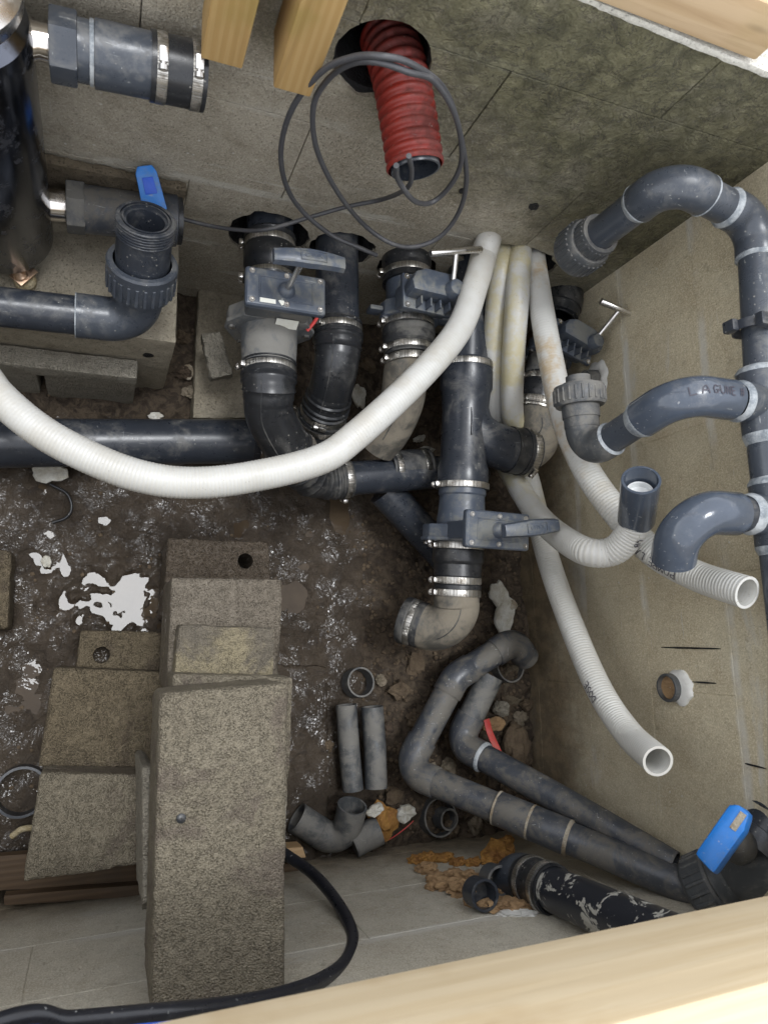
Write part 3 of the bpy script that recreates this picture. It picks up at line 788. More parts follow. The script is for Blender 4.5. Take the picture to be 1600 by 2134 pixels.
# foot bracket with bolt and pad
fp = V((-0.1493,0.6474,0.3050))
ft = V((-0.1485,0.6639,0.3450)); 
MB().sweep([V((-0.1672,0.6661,0.4000)), V((-0.1655,0.6608,0.3700)), V((-0.1592,0.6516,0.3350)), V((-0.1520,0.6433,0.3250))], [.005, .008, .011, .013], 12, True, True).build('foot_bracket', 'copper', ves)
rz = Matrix.Rotation(R(-38), 3, 'Z')
MB().box(V((-0.1493,0.6494,0.3250)), (.026, .040, .004), rz, .001).build('foot_plate', 'copper', ves)
MB().lathe(V((-0.1479,0.6450,0.3010)), (0, 0, 1), [(0, .018), (.012, .019), (.016, .016), (.016, .001)], 24).build('foot_pad', 'foam_pale', ves)
bo = MB().lathe(V((-0.1492,0.6475,0.3250)), (0.0, -.05, 1), [(0, .011), (.006, .011), (.006, .0045), (.035, .0045), (.037, .003)], 12, cap1=True).build('foot_bolt', 'copper', ves, 30)

def hexprof(mb, p, d, r, L, mat=None):
    d = V(d).normalized(); u = V((0, 0, 1)); u = (u - d * u.dot(d)).normalized(); w = d.cross(u)
    poly = [(math.cos(math.pi / 3 * k + .2) * r, math.sin(math.pi / 3 * k + .2) * r) for k in range(6)]
    mb.prism(poly, V(p) + d * L / 2, u, w, d, L, .003); return mb
# upper outlet: bent chrome stub, hex adaptor, pipe body, rubber coupling with two bands
a0 = V((-0.1050,0.7295,0.7900)); a1 = V((0.1013,0.7406,0.7900)); d = (a1 - a0).normalized(); LA = (a1 - a0).length
MB().sweep([V((vc.x + .03, a0.y - .03, a0.z)), a0 + d * .0, a0 + d * .03], .022, 24).build('outlet_stub', 'chrome', ves)
up = thing('outlet_fitting', 'grey hex adaptor with rubber coupling on the upper vessel outlet, top left', 'pipe fitting', a0 + d * .015)
hexprof(MB(), a0 + d * .018, d, .043, .032).build('hex_nut', 'pvc', up, 30)
MB().lathe(a0 + d * .05, d, [(0, .030), (0, .036), (.020, .036), (.020, .0395), (LA * .52, .039), (LA * .52, .03)], 40).build('pipe_body', 'pvc', up, 30)
MB().lathe(a0 + d * .064, d, [(0, .036), (0, .0375), (.005, .0375), (.005, .036)], 40, wob=.02).build('glue_ring', 'glue', up)
m = MB().lathe(a0 + d * (LA * .66), d, [(0, .03), (0, .0420), (.006, .0420), (.006, .0400), (.020, .0400), (.020, .0410), (LA * .24, .0410), (LA * .24, .0400), (LA * .31, .0400), (LA * .31, .0420), (LA * .335, .0420), (LA * .335, .034), (LA * .2, .034)], 44, cap1=True); m.build('rubber_coupling', 'rubber', up, 30)
clamp(up, a0 + d * (LA * .66 + .013), d, .0400, .45); clamp(up, a0 + d * (LA * .66 + LA * .275), d, .0400, .45)
# lower outlet with ball valve
b0 = V((-0.1008,0.7338,0.4250)); b1 = V((0.1104,0.7487,0.4250)); d = (b1 - b0).normalized(); LB = (b1 - b0).length
MB().sweep([V((vc.x + .04, b0.y - .03, b0.z)), b0 - d * .012, b0 + d * .03], [.026, .028, .025], 24).build('outlet_stub', 'chrome', ves)
lo = thing('ball_valve', 'dusty grey ball valve with raised blue handle on the lower vessel outlet', 'valve', b0)
hexprof(MB(), b0 + d * .020, d, .044, .030).build('hex_nut', 'pvc_dusty', lo, 30)
MB().lathe(b0 + d * .048, d, [(0, .020), (0, .040), (.10, .0395), (.115, .045), (LB * .72, .045), (LB * .74, .036), (LB * .74, .02)], 36).build('valve_body', 'pvc_muddy', lo, 30)
m = MB().lathe(b0 + d * (LB * .78), d, [(0, .02), (0, .038), (.035, .038), (.035, .041), (.045, .041), (.045, .03), (.01, .03)], 36, cap1=True); m.build('rubber_coupling', 'rubber', lo, 30)
clamp(lo, b0 + d * (LB * .78 + .018), d, .038, 2.0, .016)
hp = V((0.0550,0.7434,0.4850)); hq = V((0.0454,0.7683,0.5000))
hd = (hq - hp).normalized(); sx = V((1, 0, 0)); sx = (sx - hd * sx.dot(hd)).normalized(); hn = hd.cross(sx)
mh = MB().prism([(-.020, -.035), (.020, -.035), (.0175, .025), (.012, .036), (-.012, .036), (-.0175, .025)], (hp + hq) / 2, sx, hd, hn, .018, .003); hnd = mh.build('handle', 'blue', lo, 30)
MB().prism([(-.010, -.012), (.010, -.012), (.009, .014), (-.009, .014)], (hp + hq) / 2 + hd * .004 + hn * (.0095 if hn.z > 0 else -.0095), sx, hd, hn, .002, .001).build('recess_shade_plate', 'blue_line', hnd, 30)  # thin raised plate, darker blue paints in the shade of a grip recess

# upright union on an elbow with a pipe running off to the left
e0 = V((-0.2173,0.5391,0.3720)); e0 = V((-.94, e0.y, e0.z)); e1 = V((0.0442,0.5672,0.3720)); e2 = V((0.0429,0.6542,0.5700))
e2 = V((e1.x + (e2.x - e1.x), e1.y + (e2.y - e1.y), .57))
un = thing('pipe_union', 'grey upright threaded union on an elbow with pipe running out at left edge', 'pipe fitting', e1)
arc, q1, q2 = fillet(e0, e1, e2, .052, 12)
rp = .0335
dd = (q1 - e0).normalized(); du = (e2 - q2).normalized()
MB().sweep([e0, q1 - dd * .045], rp, 32).build('pipe', 'pvc_dark', un)
MB().sweep([q1 - dd * .05] + arc + [q2 + du * .012], rp * 1.15, 32, True, True).build('elbow', 'pvc', un, 30)
MB().lathe(q1 - dd * .052, dd, [(0, rp), (0, rp * 1.17), (.002, rp * 1.17), (.002, rp)], 32).build('glue_ring', 'glue', un)
L = (e2 - q2).length
MB().lathe(q2 + du * .010, du, [(0, .036), (0, .0395), (.008, .0395), (.010, .038)], 32).build('collar', 'pvc_dusty', un, 30)
s0 = L - .145
nut = MB().lathe(q2 + du * s0, du, [(0, .036), (0, .050), (.012, .0535), (.045, .056), (.060, .0575), (.064, .055), (.064, .047)], 40).build('union_nut', 'pvc', un, 30)
uu = V((1, 0, 0)); uu = (uu - du * uu.dot(du)).normalized(); ww = du.cross(uu)
m = MB()
for k in range(26):
    a = 2 * math.pi * k / 26; n = uu * math.cos(a) + ww * math.sin(a)
    m.box(q2 + du * (s0 + .028) + n * .0548, (.005, .006, .036), Matrix((n, du.cross(n), du)).transposed(), .0012, 1)
m.build('grip_rib', 'pvc', nut, 30)
prof = [(s0 + .058, .040), (s0 + .058, .0435), (L - .030, .0435)]
for k in range(6): prof += [(L - .030 + k * .005, .0435), (L - .0285 + k * .005, .0458), (L - .0268 + k * .005, .0458), (L - .0255 + k * .005, .0435)]
prof += [(L, .0435), (L, .039), (L - .004, .039), (L - .004, .036), (L, .036), (L, .0335), (L - .006, .0335), (L - .006, .029), (L - .10, .028)]
MB().lathe(q2, du, prof, 48, cap1=True).build('threaded_socket', 'pvc_dark', un, 30)

# ================================================================== red duct and cables
ra, rb = V((0.3586,0.8800,0.8078)), V((0.4026,0.6738,0.8000))
red = thing('corrugated_duct', 'red corrugated cable duct sticking out of the back wall hole', 'duct', ra)
pts = catmull([ra, ra.lerp(rb, .35) + V((0, 0, .012)), ra.lerp(rb, .7) + V((0, 0, .008)), rb], .0022); pts = resample(pts, .0022)
rr = []
for i in range(len(pts)):
    ph = (i * .0022 / .0155) % 1; rr.append(.0398 + .0028 * (1 if .15 < ph < .62 else (-1 if ph > .75 or ph < .02 else 0)))
MB().sweep(pts, rr, 40).build('outer_skin', 'red', red, 60)
MB().sweep(pts[3:-2] + [pts[-1] + (pts[-1] - pts[-2]).normalized() * .004], .0362, 36, hollow1=(.003, .2)).build('inner_liner', 'pvc_dark', red, 60)
def cable(name, pix, r, mat, label, cat='cable', step=.006, seg=10):
    pts = catmull(pix, step); m = MB().sweep(pts, r, seg, True, True); return tag(m.build(name, mat), label, cat)
cable('coiled_cable', [(0.3546,0.6401,0.8400), (0.3746,0.6492,0.8000), (0.4225,0.6600,0.7478), (0.4783,0.7000,0.6986), (0.4937,0.7100,0.7382), (0.4830,0.7150,0.7949), (0.4317,0.7100,0.8745), (0.3698,0.7000,0.9331), (0.3185,0.6720,0.9643), (0.2789,0.6680,0.9698),
      (0.2560,0.6900,0.9331), (0.2438,0.7100,0.8741), (0.2428,0.7150,0.8175), (0.2704,0.7150,0.7397), (0.3271,0.7150,0.6565), (0.3997,0.7150,0.5819), (0.4566,0.7000,0.5639), (0.4967,0.6900,0.5794), (0.5354,0.7000,0.6088), (0.5450,0.7150,0.6651), (0.5183,0.7200,0.7449), (0.4597,0.7250,0.8339),
      (0.3979,0.7200,0.9058), (0.3233,0.6800,0.9684), (0.2811,0.6680,0.9797), (0.2537,0.6850,0.9482), (0.2301,0.7000,0.8979), (0.2164,0.7150,0.8077), (0.2227,0.7200,0.7151), (0.2502,0.7200,0.6340), (0.2939,0.7200,0.5732), (0.3572,0.7100,0.5353), (0.4091,0.7000,0.5298), (0.4522,0.7000,0.5154)], .0041, 'cable', 'dark grey cable coiled in two loops around the red duct')
cable('thin_cable', [(-0.1185,0.7876,0.4500), (-0.0670,0.7844,0.4400), (-0.0049,0.7763,0.4300), (0.0690,0.7666,0.4150), (0.1460,0.7600,0.4106), (0.2120,0.7450,0.4385), (0.2575,0.7350,0.4756), (0.3201,0.7500,0.5099), (0.3821,0.7650,0.5438), (0.4354,0.7600,0.5970), (0.4125,0.6800,0.7460), (0.3963,0.6660,0.8000), (0.3647,0.6435,0.8600)], .0038, 'cable', 'thin pale grey cable from the pedestal along the wall into the red duct', step=.008)

# ================================================================== pipework on the back wall
def ribbed_sleeve(parent, p, d, prof, mat='rubber', seg=40, name='rubber_sleeve'):
    return MB().lathe(p, d, prof, seg).build(name, mat, parent, 30)
def rubber_bend(parent, pts, r, mat='rubber', ribs=True, seg=36, seam=True, name='rubber_elbow'):
    """moulded bend: thicker cuffs with raised lips at both ends"""
    path = resample(catmull(pts, .003), .003); n = len(path); rad = []
    L = n * .003
    for i in range(n):
        s = i * .003; e = min(s, L - s)
        k = r
        if ribs:
            if e < .004: k = r * 1.12
            elif e < .022: k = r * 1.06
            elif e < .028: k = r * 1.14
            elif e < .036: k = r * 1.07
            elif e < .042: k = r * 1.13
            elif e < .052: k = r * 1.06
            elif e < .057: k = r * 1.10
            elif e < .070: k = r * 1.03
        rad.append(k)
    m = MB().sweep(path, rad, seg, True, True)
    o = m.build(name, mat, parent, 35)
    if seam:
        pp, fr, ra = m.frames
        ang = .5
        line = [pp[i] + (fr[i][0] * math.cos(ang) + fr[i][1] * math.sin(ang)) * (ra[i] - .0006) for i in range(14, n - 14)]
        MB().sweep(line, .0015, 6).build('mould_seam', 'rubber_dusty', o)
    return path

DY = V((0, -1, 0))
def slide_valve(thing_, C, a, n, style='flat', s=1.0, hmat='valve', bmat='valve', rodL=.08, hrot=0, hshift=0, tbar=None, stickers=False, top=.105, bs=1.0):
    """gate valve across a pipe: hex body, neck, screwed cover, rod and handle"""
    a = V(a).normalized(); n = V(n).normalized(); n = (n - a * n.dot(a)).normalized(); sd = a.cross(n)
    if sd.x < 0: sd = -sd
    C = V(C); mt = Matrix((sd, a, n)).transposed()
    hexo = [(-.088, -.01), (-.055, -.068), (.055, -.068), (.088, -.01), (.088, .020), (.062, .058), (-.062, .058), (-.088, .020)]
    body = MB().prism([(x * s * bs, y * s * bs) for x, y in hexo], C, sd, n, a, .030 * s, .004).build('valve_body', bmat, thing_, 30)
    MB().prism([(x * s * bs * 1.04, y * s * bs * 1.04) for x, y in hexo], C + a * .017 * s, sd, n, a, .009 * s, .003).build('flange', bmat, body, 30)
    for x, y in ((-.078, .005), (.078, .005), (-.05, -.06), (.05, -.06)):
        MB().lathe(C + sd * x * s * bs + n * y * s * bs + a * .021 * s, a, [(0, .007 * s), (.005 * s, .007 * s), (.006 * s, .005 * s)], 8, cap1=True).build('bolt', 'steel', body, 30)
    top = top * s
    if style == 'flat':
        MB().box(C + n * ((top + .045 * s) / 2), (.125 * s, .040 * s, top - .045 * s), mt, .006).build('neck', bmat, thing_, 30)
        cov = MB().box(C + n * top, (.156 * s, .078 * s, .020 * s), mt, .0075, 3).build('cover_plate', hmat, thing_, 30)
        # raised frame on the cover
        fr = MB()
        for x, y, w_, h_ in ((0, .0215, .104, .003), (0, -.0215, .104, .003), (.0515, 0, .003, .044), (-.0515, 0, .003, .044)):
            fr.box(C + n * (top + .0102 * s) + sd * x * s + a * y * s, (w_ * s, h_ * s, .0022), mt, .0006, 1)
        fr.build('raised_frame', hmat, cov, 30)
        for x in (-.066, 0, .066):
            for y in (-.029, .029):
                m = MB().lathe(C + n * (top + .0096 * s) + sd * x * s + a * y * s, n, [(0, .0055 * s), (.002, .0055 * s), (.002, .0034 * s), (.0006, .0030 * s), (.0006, .0005)], 14)
                m.build('screw', 'steel', cov, 30)
        MB().lathe(C + n * (top + .009 * s), n, [(0, .0175 * s), (.005 * s, .016 * s), (.011 * s, .011 * s), (.013 * s, .006 * s), (.013 * s, .001)], 24).build('rod_gland', hmat, cov, 40)
        if stickers:
            p = C + n * (top + .0105 * s) - sd * .036 * s + a * .026 * s
            MB().box(p, (.030 * s, .011 * s, .0006), mt, 0).build('sticker', 'white_paper', cov, 0)
            rt = mt @ Matrix.Rotation(R(55), 3, 'Z')
            MB().box(p + sd * .027 * s, (.011 * s, .009 * s, .0012), rt, 0).build('sticker', 'white_paper', cov, 0)
    else:
        MB().box(C + n * (.070 * s), (.115 * s, .045 * s, .05 * s), mt, .006).build('neck', bmat, thing_, 30)
        cov = MB().box(C + n * (.088 * s), (.128 * s, .075 * s, .012 * s), mt, .004, 2).build('cover_plate', hmat, thing_, 30)
        dome = MB()
        outline = [(-.060, -.022), (.060, -.022), (.064, .0), (.054, .020), (.03, .031), (-.03, .031), (-.054, .020), (-.064, .0)]
        dome.prism([(x * s, y * s) for x, y in outline], C + n * (.112 * s) - a * .006 * s, sd, -a, n, .042 * s, .010)
        dome.build('cap_housing', hmat, cov, 35)
        for x in (-.034, -.012, .010, .032):
            MB().box(C + n * (.104 * s) + sd * x * s + a * .026 * s, (.004 * s, .018 * s, .026 * s), mt, .001, 1).build('stiffening_rib', hmat, cov, 30)
        for x in (-.055, .055):
            for y in (-.030, .030):
                MB().lathe(C + n * (.093 * s) + sd * x * s + a * y * s, n, [(0, .006 * s), (.003, .006 * s), (.003, .003 * s), (.001, .001)], 12).build('screw', 'steel', cov, 30)
        top = .13 * s
        MB().lathe(C + n * top + sd * .03 * s, n, [(0, .020 * s), (.010 * s, .0195 * s), (.020 * s, .016 * s), (.022 * s, .008 * s), (.022 * s, .001)], 24).build('rod_gland', hmat, cov, 40)
    base = C + n * top + (sd * .03 * s if style != 'flat' else V((0, 0, 0)))
    tip = base + n * rodL
    if tbar:
        n = ((V(tbar[0]) + V(tbar[1])) / 2 - base); rodL = n.length; n.normalize()
    MB().lathe(base, n, [(0, .0052), (rodL, .0052)], 14, cap1=True).build('rod', 'steel', thing_, 40)
    if tbar:
        d = (V(tbar[1]) - V(tbar[0])).normalized(); mid = (V(tbar[0]) + V(tbar[1])) / 2; hl = (V(tbar[1]) - V(tbar[0])).length
        MB().lathe(mid - d * hl / 2, d, [(0, .001), (0, .0062), (.001, .0068), (hl - .001, .0068), (hl, .0062), (hl, .001)], 18).build('cross_bar', 'steel', thing_, 40)
    else:
        ca, sa = math.cos(hrot), math.sin(hrot); hx = sd * ca + a * sa; hy = a * ca - sd * sa
        m = MB(); rings = []
        LH = .128 * s
        for k in range(13):
            t = k / 12 - .5; w2 = (.0175 - .004 * abs(t) * 2) * s
            ctr = tip + hx * (t * LH + hshift) + n * (.004 - .030 * t * t) 
            sec = [(-w2, -.006), (-w2 * .8, .0045), (-w2 * .5, .0065), (w2 * .5, .0065), (w2 * .8, .0045), (w2, -.006), (w2 * .8, -.008), (-w2 * .8, -.008)]
            rings.append([ctr + hy * x + n * z for x, z in sec])
        b_, n_ = m.quadstrip(rings, list(range(13))); m.fan(b_, n_, True); m.fan(b_ + 12 * n_, n_)
        h = m.build('handle', hmat, thing_, 35)
        # raised maker's name in a frame on the grip
        cu = bpy.data.curves.new('lettering', 'FONT'); cu.body = 'CEPEX'; cu.size = .011 * s; cu.align_x = 'CENTER'; cu.align_y = 'CENTER'; cu.extrude = .0004
        to = bpy.data.objects.new('lettering', cu); me = bpy.data.meshes.new_from_object(to); bpy.data.objects.remove(to)
        tm = Matrix((hx, -hy, n)).transposed().to_4x4()
        if Matrix((hx, -hy, n)).determinant() < 0: tm = Matrix((-hx, -hy, n)).transposed().to_4x4()
        pos = tip + hx * (hshift + .004) + n * (.0040 + .0070)
        mb = MB(); b0 = len(mb.v)
        for v in me.vertices: mb.v.append(pos + (tm @ v.co))
        for p in me.polygons: mb.f.append(tuple(p.vertices)); mb.uv.append(tuple((0, 0) for _ in p.vertices))
        for x, y, w_, h_ in ((0, .0085, .046, .001), (0, -.0085, .046, .001), (.023, 0, .001, .017), (-.023, 0, .001, .017)):
            mb.box(pos + hx * x * s + hy * y * s, (w_ * s, h_ * s, .0012), Matrix((hx, hy, n)).transposed(), 0)
        mb.build('raised_lettering', 'valve', h, 0)
    return cov

# --- run 1: slide valve with T handle (left)
ZA = .365
p1 = V((0.2821,0.8000,0.3506)); p1 = V((p1.x, .80, ZA)); xA = V((0.2850,0.6391,0.3650)).x
r1 = .052
t1 = thing('drain_pipe', 'black drain stub with banded rubber sleeve in leftmost lower wall hole', 'pipe', (xA, .78, ZA))
y_ = lambda v: V((xA, v, ZA))
yv = V((0.2834,0.6069,0.3650)).y            # valve plane
ys0, ys1 = V((0.2791,0.7756,0.3650)).y, V((0.2799,0.6887,0.3650)).y
MB().sweep([y_(.93), y_(ys0 - .01)], .046, 36).build('pipe', 'pvc_dark', t1)
ribbed_sleeve(t1, y_(ys0 + .012), DY, [(0, .046), (0, .0505), (.003, .0515), (.012, .0485), (.028, .0485), (.034, .0515), (ys0 - ys1 - .02, .0515), (ys0 - ys1 - .014, .0485), (ys0 - ys1 + .004, .0485), (ys0 - ys1 + .008, .0515), (ys0 - ys1 + .012, .0505), (ys0 - ys1 + .012, .045)], 'rubber')
clamp(t1, y_(ys0 - .008), DY, .0485, 1.75); clamp(t1, y_(ys1 + .007), DY, .0485, 1.75)
v1 = thing('slide_valve', 'grey slide valve with long T handle, label stickers and dusty flange, leftmost valve', 'valve', (xA, yv, ZA))
MB().lathe(y_(ys1 + .01), DY, [(0, .047), (ys1 + .01 - yv - .02, .047)], 32).build('spigot', 'valve_dusty', v1)
slide_valve(v1, (xA, yv, ZA), DY, (0, 0, 1), 'flat', .93, 'valve', 'valve_dusty', rodL=.125, hrot=-.05, hshift=.010, stickers=True, top=.138)
ye = V((0.2795,0.5180,0.3650)).y
MB().lathe(y_(yv - .018), DY, [(0, .05), (0, .058), (.006, .055), (yv - .018 - ye, .0515), (yv - .018 - ye, .04)], 40).build('outlet_collar', 'valve_dusty', v1, 30)
lp = V((xA + .02, yv - .026, ZA + .058))
MB().box(lp, (.042, .0008, .022), Matrix.Rotation(R(-22), 3, 'X'), 0).build('rating_label', 'white_paper', v1, 0)
MB().sweep(catmull([V((0.3506,0.5841,0.4000)), V((0.3622,0.5993,0.4100)), V((0.3679,0.6105,0.4200)), V((0.3717,0.6180,0.4200))], .004), .0035, 8, True, True).build('red_clip', 'redbits', v1)

b1t = thing('rubber_elbow', 'black rubber elbow banded below the leftmost slide valve, bending to lower right', 'pipe elbow', (xA, ye, ZA))
pe = [y_(ye + .004), y_(ye - .045), V((0.2935,0.4327,0.3350)), V((0.3289,0.3910,0.3000)), V((0.3807,0.3490,0.2550))]
path = rubber_bend(b1t, pe, .0475)
clamp(b1t, y_(ye - .010), DY, .0505, 1.35)
ed = (path[-1] - path[-8]).normalized(); clamp(b1t, path[-5], ed, .0505, 2.6); clamp(b1t, path[-5] - ed * .031, ed, .0525, 2.2)
# horizontal cross line under the white hose
cl = thing('cross_pipe', 'black horizontal pipe with banded couplings passing behind the Y-branch', 'pipe', V((0.5599,0.3676,0.2050)))
h0, h1 = V((0.4255,0.3318,0.2150)), V((0.7085,0.3722,0.2050)); hd_ = (h1 - h0).normalized(); HL = (h1 - h0).length
pe2 = [path[-1] - ed * .02, path[-1] + ed * .03, h0 + hd_ * .015, h0 + hd_ * .075]
rubber_bend(cl, pe2, .0385, 'rubber_dusty', seam=False)
clamp(cl, h0 + hd_ * .062, hd_, .0408, 2.0)
MB().sweep([h0 + hd_ * .07, h0 + hd_ * HL], .0375, 36).build('pipe', 'pvc_dark', cl)
c0 = V((0.5923,0.3699,0.2050))
ribbed_sleeve(cl, c0, hd_, [(0, .037), (0, .0435), (.004, .0445), (.008, .042), (.024, .042), (.030, .043), (.072, .043), (.078, .042), (.094, .042), (.098, .0445), (.102, .0435), (.102, .037)], 'rubber_dusty')
clamp(cl, c0 + hd_ * .016, hd_, .042, 3.6); clamp(cl, c0 + hd_ * .086, hd_, .042, 3.8)
MB().sweep([h0 + hd_ * (HL - .01), h0 + hd_ * (HL + .10), h0 + hd_ * (HL + .13) + V((0, -.01, -.03))], .037, 32, True, True).build('pipe', 'pvc_muddy', cl)

# --- run 2: plain pipe and rubber elbow
x2 = V((0.4259,0.7063,0.3600)).x; ZB = .36; yb = lambda v: V((x2, v, ZB))
r2 = 0.0442
y2 = V((0.4220,0.6138,0.3600)).y
t2 = thing('drain_pipe', 'plain black drain pipe from the second wall hole, beside the T-handled valve', 'pipe', (x2, .7, ZB))
MB().sweep([yb(.95), yb(.78), yb(y2 - .01)], r2, 40).build('pipe', 'pvc_dark', t2)
b2t = thing('rubber_elbow', 'black rubber elbow with pale dust speckle joining the second drain pipe, bending down', 'pipe elbow', (x2, y2, ZB))
pe = [yb(y2 + .014), yb(y2 - .04), V((0.4252,0.5359,0.3450)), V((0.4274,0.4968,0.2950)), V((0.4278,0.4673,0.2450))]
path = rubber_bend(b2t, pe, r2 * 1.02, 'rubber')
clamp(b2t, yb(y2 - .001), DY, r2 * 1.085, 1.15)
ed = (path[-1] - path[-8]).normalized(); clamp(b2t, path[-5], ed, r2 * 1.09, .3)
ribbed_sleeve(b2t, path[-1] - ed * .002, ed, [(0, .04), (0, .053), (.02, .053), (.03, .056), (.045, .056), (.045, .050), (.10, .050)], 'rubber')
clamp(b2t, path[-1] + ed * .012, ed, .053, 1.9)

# --- run 3: slide valve with steel cross bar
x3 = V((0.5831,0.6898,0.3600)).x; ZC = .36; yc = lambda v: V((x3, v, ZC))
t3 = thing('slide_valve', 'grey slide valve with ribbed cap and plain steel cross bar, middle of the row', 'valve', (x3, V((0.5831,0.6898,0.3600)).y, ZC))
ya, yb2 = V((0.5832,0.8137,0.3600)).y, V((0.5813,0.7444,0.3600)).y
s3 = thing('rubber_sleeve', 'black banded rubber sleeve between the wall and the cross-bar slide valve', 'pipe sleeve', yc(ya))
MB().sweep([yc(.93), yc(ya - .01)], .045, 32).build('pipe', 'pvc_dark', s3)
ribbed_sleeve(s3, yc(ya + .02), DY, [(0, .044), (0, .0525), (.004, .0535), (.010, .051), (.026, .051), (.032, .0535), (.05, .0535), (.056, .0515), (ya + .02 - yb2 - .03, .0515), (ya + .02 - yb2, .0525), (ya + .02 - yb2 + .004, .0535), (ya + .02 - yb2 + .004, .04)], 'rubber')
clamp(s3, yc(ya + .002), DY, .0512, 1.6); clamp(s3, yc(yb2 + .016), DY, .0515, 1.7)
yv3 = V((0.5826,0.6734,0.3600)).y
slide_valve(t3, (x3, yv3, ZC), DY, (.10, 0, 1), 'ribbed', .98, 'valve', 'valve', rodL=.075, tbar=((0.5588,0.7194,0.5250), (0.6737,0.7527,0.5200)), bs=.72)
MB().lathe(yc(yb2 + .01), DY, [(0, .046), (yb2 + .01 - yv3, .046)], 32).build('spigot', 'valve', t3)
for sx_ in (-1, 1):
    MB().box((x3 + sx_ * .077, yv3 - .004, ZC + .002), (.028, .010, .030), None, .003).build('fixing_lug', 'valve', t3, 30)
ys_, ye3 = V((0.5823,0.6625,0.3600)).y, V((0.5799,0.5782,0.3550)).y
s3b = thing('rubber_sleeve', 'dusty ribbed rubber sleeve with two bands below the cross-bar slide valve', 'pipe sleeve', yc(ys_))
Lg = ys_ - ye3
ribbed_sleeve(s3b, yc(ys_), DY, [(0, .04), (0, .054), (.004, .0555), (.008, .053), (.024, .053), (.028, .056), (.040, .056), (.044, .053), (.05, .055), (.060, .055), (.064, .0515), (Lg - .026, .0515), (Lg - .020, .0505), (Lg - .004, .0505), (Lg, .053), (Lg + .003, .052), (Lg + .003, .04)], 'rubber_dusty')
clamp(s3b, yc(ys_ - .016), DY, .053, 1.6); clamp(s3b, yc(ye3 + .012), DY, .0505, 1.6)
b3t = thing('rubber_elbow', 'silt-grey rubber elbow under the big white hose, below the cross-bar valve', 'pipe elbow', yc(ye3))
pe = [yc(ye3 + .004), V((0.5813,0.5502,0.3450)), V((0.5839,0.4968,0.3150)), V((0.5758,0.4505,0.2700)), V((0.5589,0.4177,0.2250))]
path = rubber_bend(b3t, pe, .047, 'silt_rubber', ribs=False)
clamp(b3t, yc(ye3 - .012), DY, .0472, 1.6, .015)

# --- run 4: main line with Y branch, slide valve and silted elbow
ZM = .345
m0 = V((0.7055,0.8000,0.4453)); mA = V((0.7328,0.7368,0.3600)); mB = V((0.7277,0.5795,0.3450)); mC = V((0.7175,0.4356,0.3300)); mD = V((0.7142,0.3107,0.3150)); mE = V((0.7147,0.2284,0.3050)); mF = V((0.7130,0.0933,0.2950))
md = (mF - mB).normalized(); mlen = (mF - mB).length
t4 = thing('drain_pipe', 'long black drain pipe behind the big white hose, feeding the Y-branch', 'pipe', mA)
rm = 0.0466
MB().sweep([V((mA.x - .004, .93, .372)), V((mA.x - .002, .80, .368)), mA, mB + md * .03], rm, 40).build('pipe', 'pvc_dark', t4)
sD = (mD - mB).dot(md)
yb_ = thing('y_branch', 'black Y-branch fitting joining the main drain to the right-hand line', 'pipe fitting', mC)
MB().lathe(mB, md, [(-.012, rm), (-.012, .0545), (-.006, .056), (.012, .056), (.012, .0575), (.050, .0575), (.058, .0535), (.10, .050), (sD - .06, .050), (sD - .045, .0545), (sD - .004, .0545), (sD, .053), (sD, .03)], 48).build('main_barrel', 'pvc_dark', yb_, 30)
clamp(yb_, mB - md * .001, md, .0555, 1.6, .013)
br0 = mB + md * (sD * .30); brE = V((0.8382,0.4057,0.3250)); brc = V((0.7433,0.4325,0.3300))
pb = catmull([br0 + V((.004, 0, 0)), mB + md * (sD * .48) + V((.018, 0, 0)), V((0.7726,0.4209,0.3300)), V((0.8162,0.4090,0.3270)), brE], .006)
MB().sweep(pb, [.044 + .006 * min(1, i / len(pb) * 1.6) for i in range(len(pb))], 40, True, True).build('side_arm', 'pvc_dark', yb_, 40)
bd = V((0.8920,0.4022,0.3250)) - V((0.8222,0.4061,0.3270)); bd.normalize()
ribbed_sleeve(yb_, brE - bd * .004, bd, [(0, .04), (0, .0525), (.03, .0525), (.03, .0545), (.034, .0545), (.034, .052), (.055, .052), (.055, .054), (.060, .054), (.060, .04)], 'rubber', name='arm_cuff')
clamp(yb_, brE + bd * .045, bd, .0522, 1.1, .016)
MB().box(mB + md * (sD * .50) + V((-.010, 0, .049)), (.003, .06, .006), None, .001).build('mould_rib', 'pvc_dark', yb_)
# valve below
v4 = thing('slide_valve', 'grey slide valve with slanted handle below the Y-branch, nearest to camera', 'valve', mE)
sE = (mE - mB).dot(md)
clamp(v4, mB + md * (sD - .006), md, .0555, 1.6, .013)
MB().lathe(mB, md, [(sD - .002, .04), (sD - .002, .051), (sD + .012, .051), (sD + .016, .0485), (sE - .03, .0505), (sE - .018, .0525), (sE, .0525)], 40).build('inlet_collar', 'valve', v4, 30)
slide_valve(v4, mE + md * .012, md, (.06, 0, 1), 'flat', .95, 'valve', 'valve', rodL=.10, hrot=-.16, hshift=.012, top=.15)
sF = (mF - mB).dot(md); L5 = sF - sE - .03
s4 = thing('rubber_sleeve', 'black stepped rubber reducer with steel bands below the slanted-handle valve', 'pipe sleeve', mE + md * .03)
q0 = mE + md * .024
ribbed_sleeve(s4, q0, md, [(0, .04), (0, .0555), (.006, .0555), (.008, .0535), (.024, .0535), (.026, .0555), (.048, .0555), (.052, .054), (.056, .0510), (.080, .0510), (.082, .0495), (.098, .0495), (.100, .0515), (.108, .0515), (.108, .04)], 'rubber')
clamp(s4, q0 + md * .016, md, .0535, 1.55, .014); clamp(s4, q0 + md * .090, md, .0495, 1.55, .014)
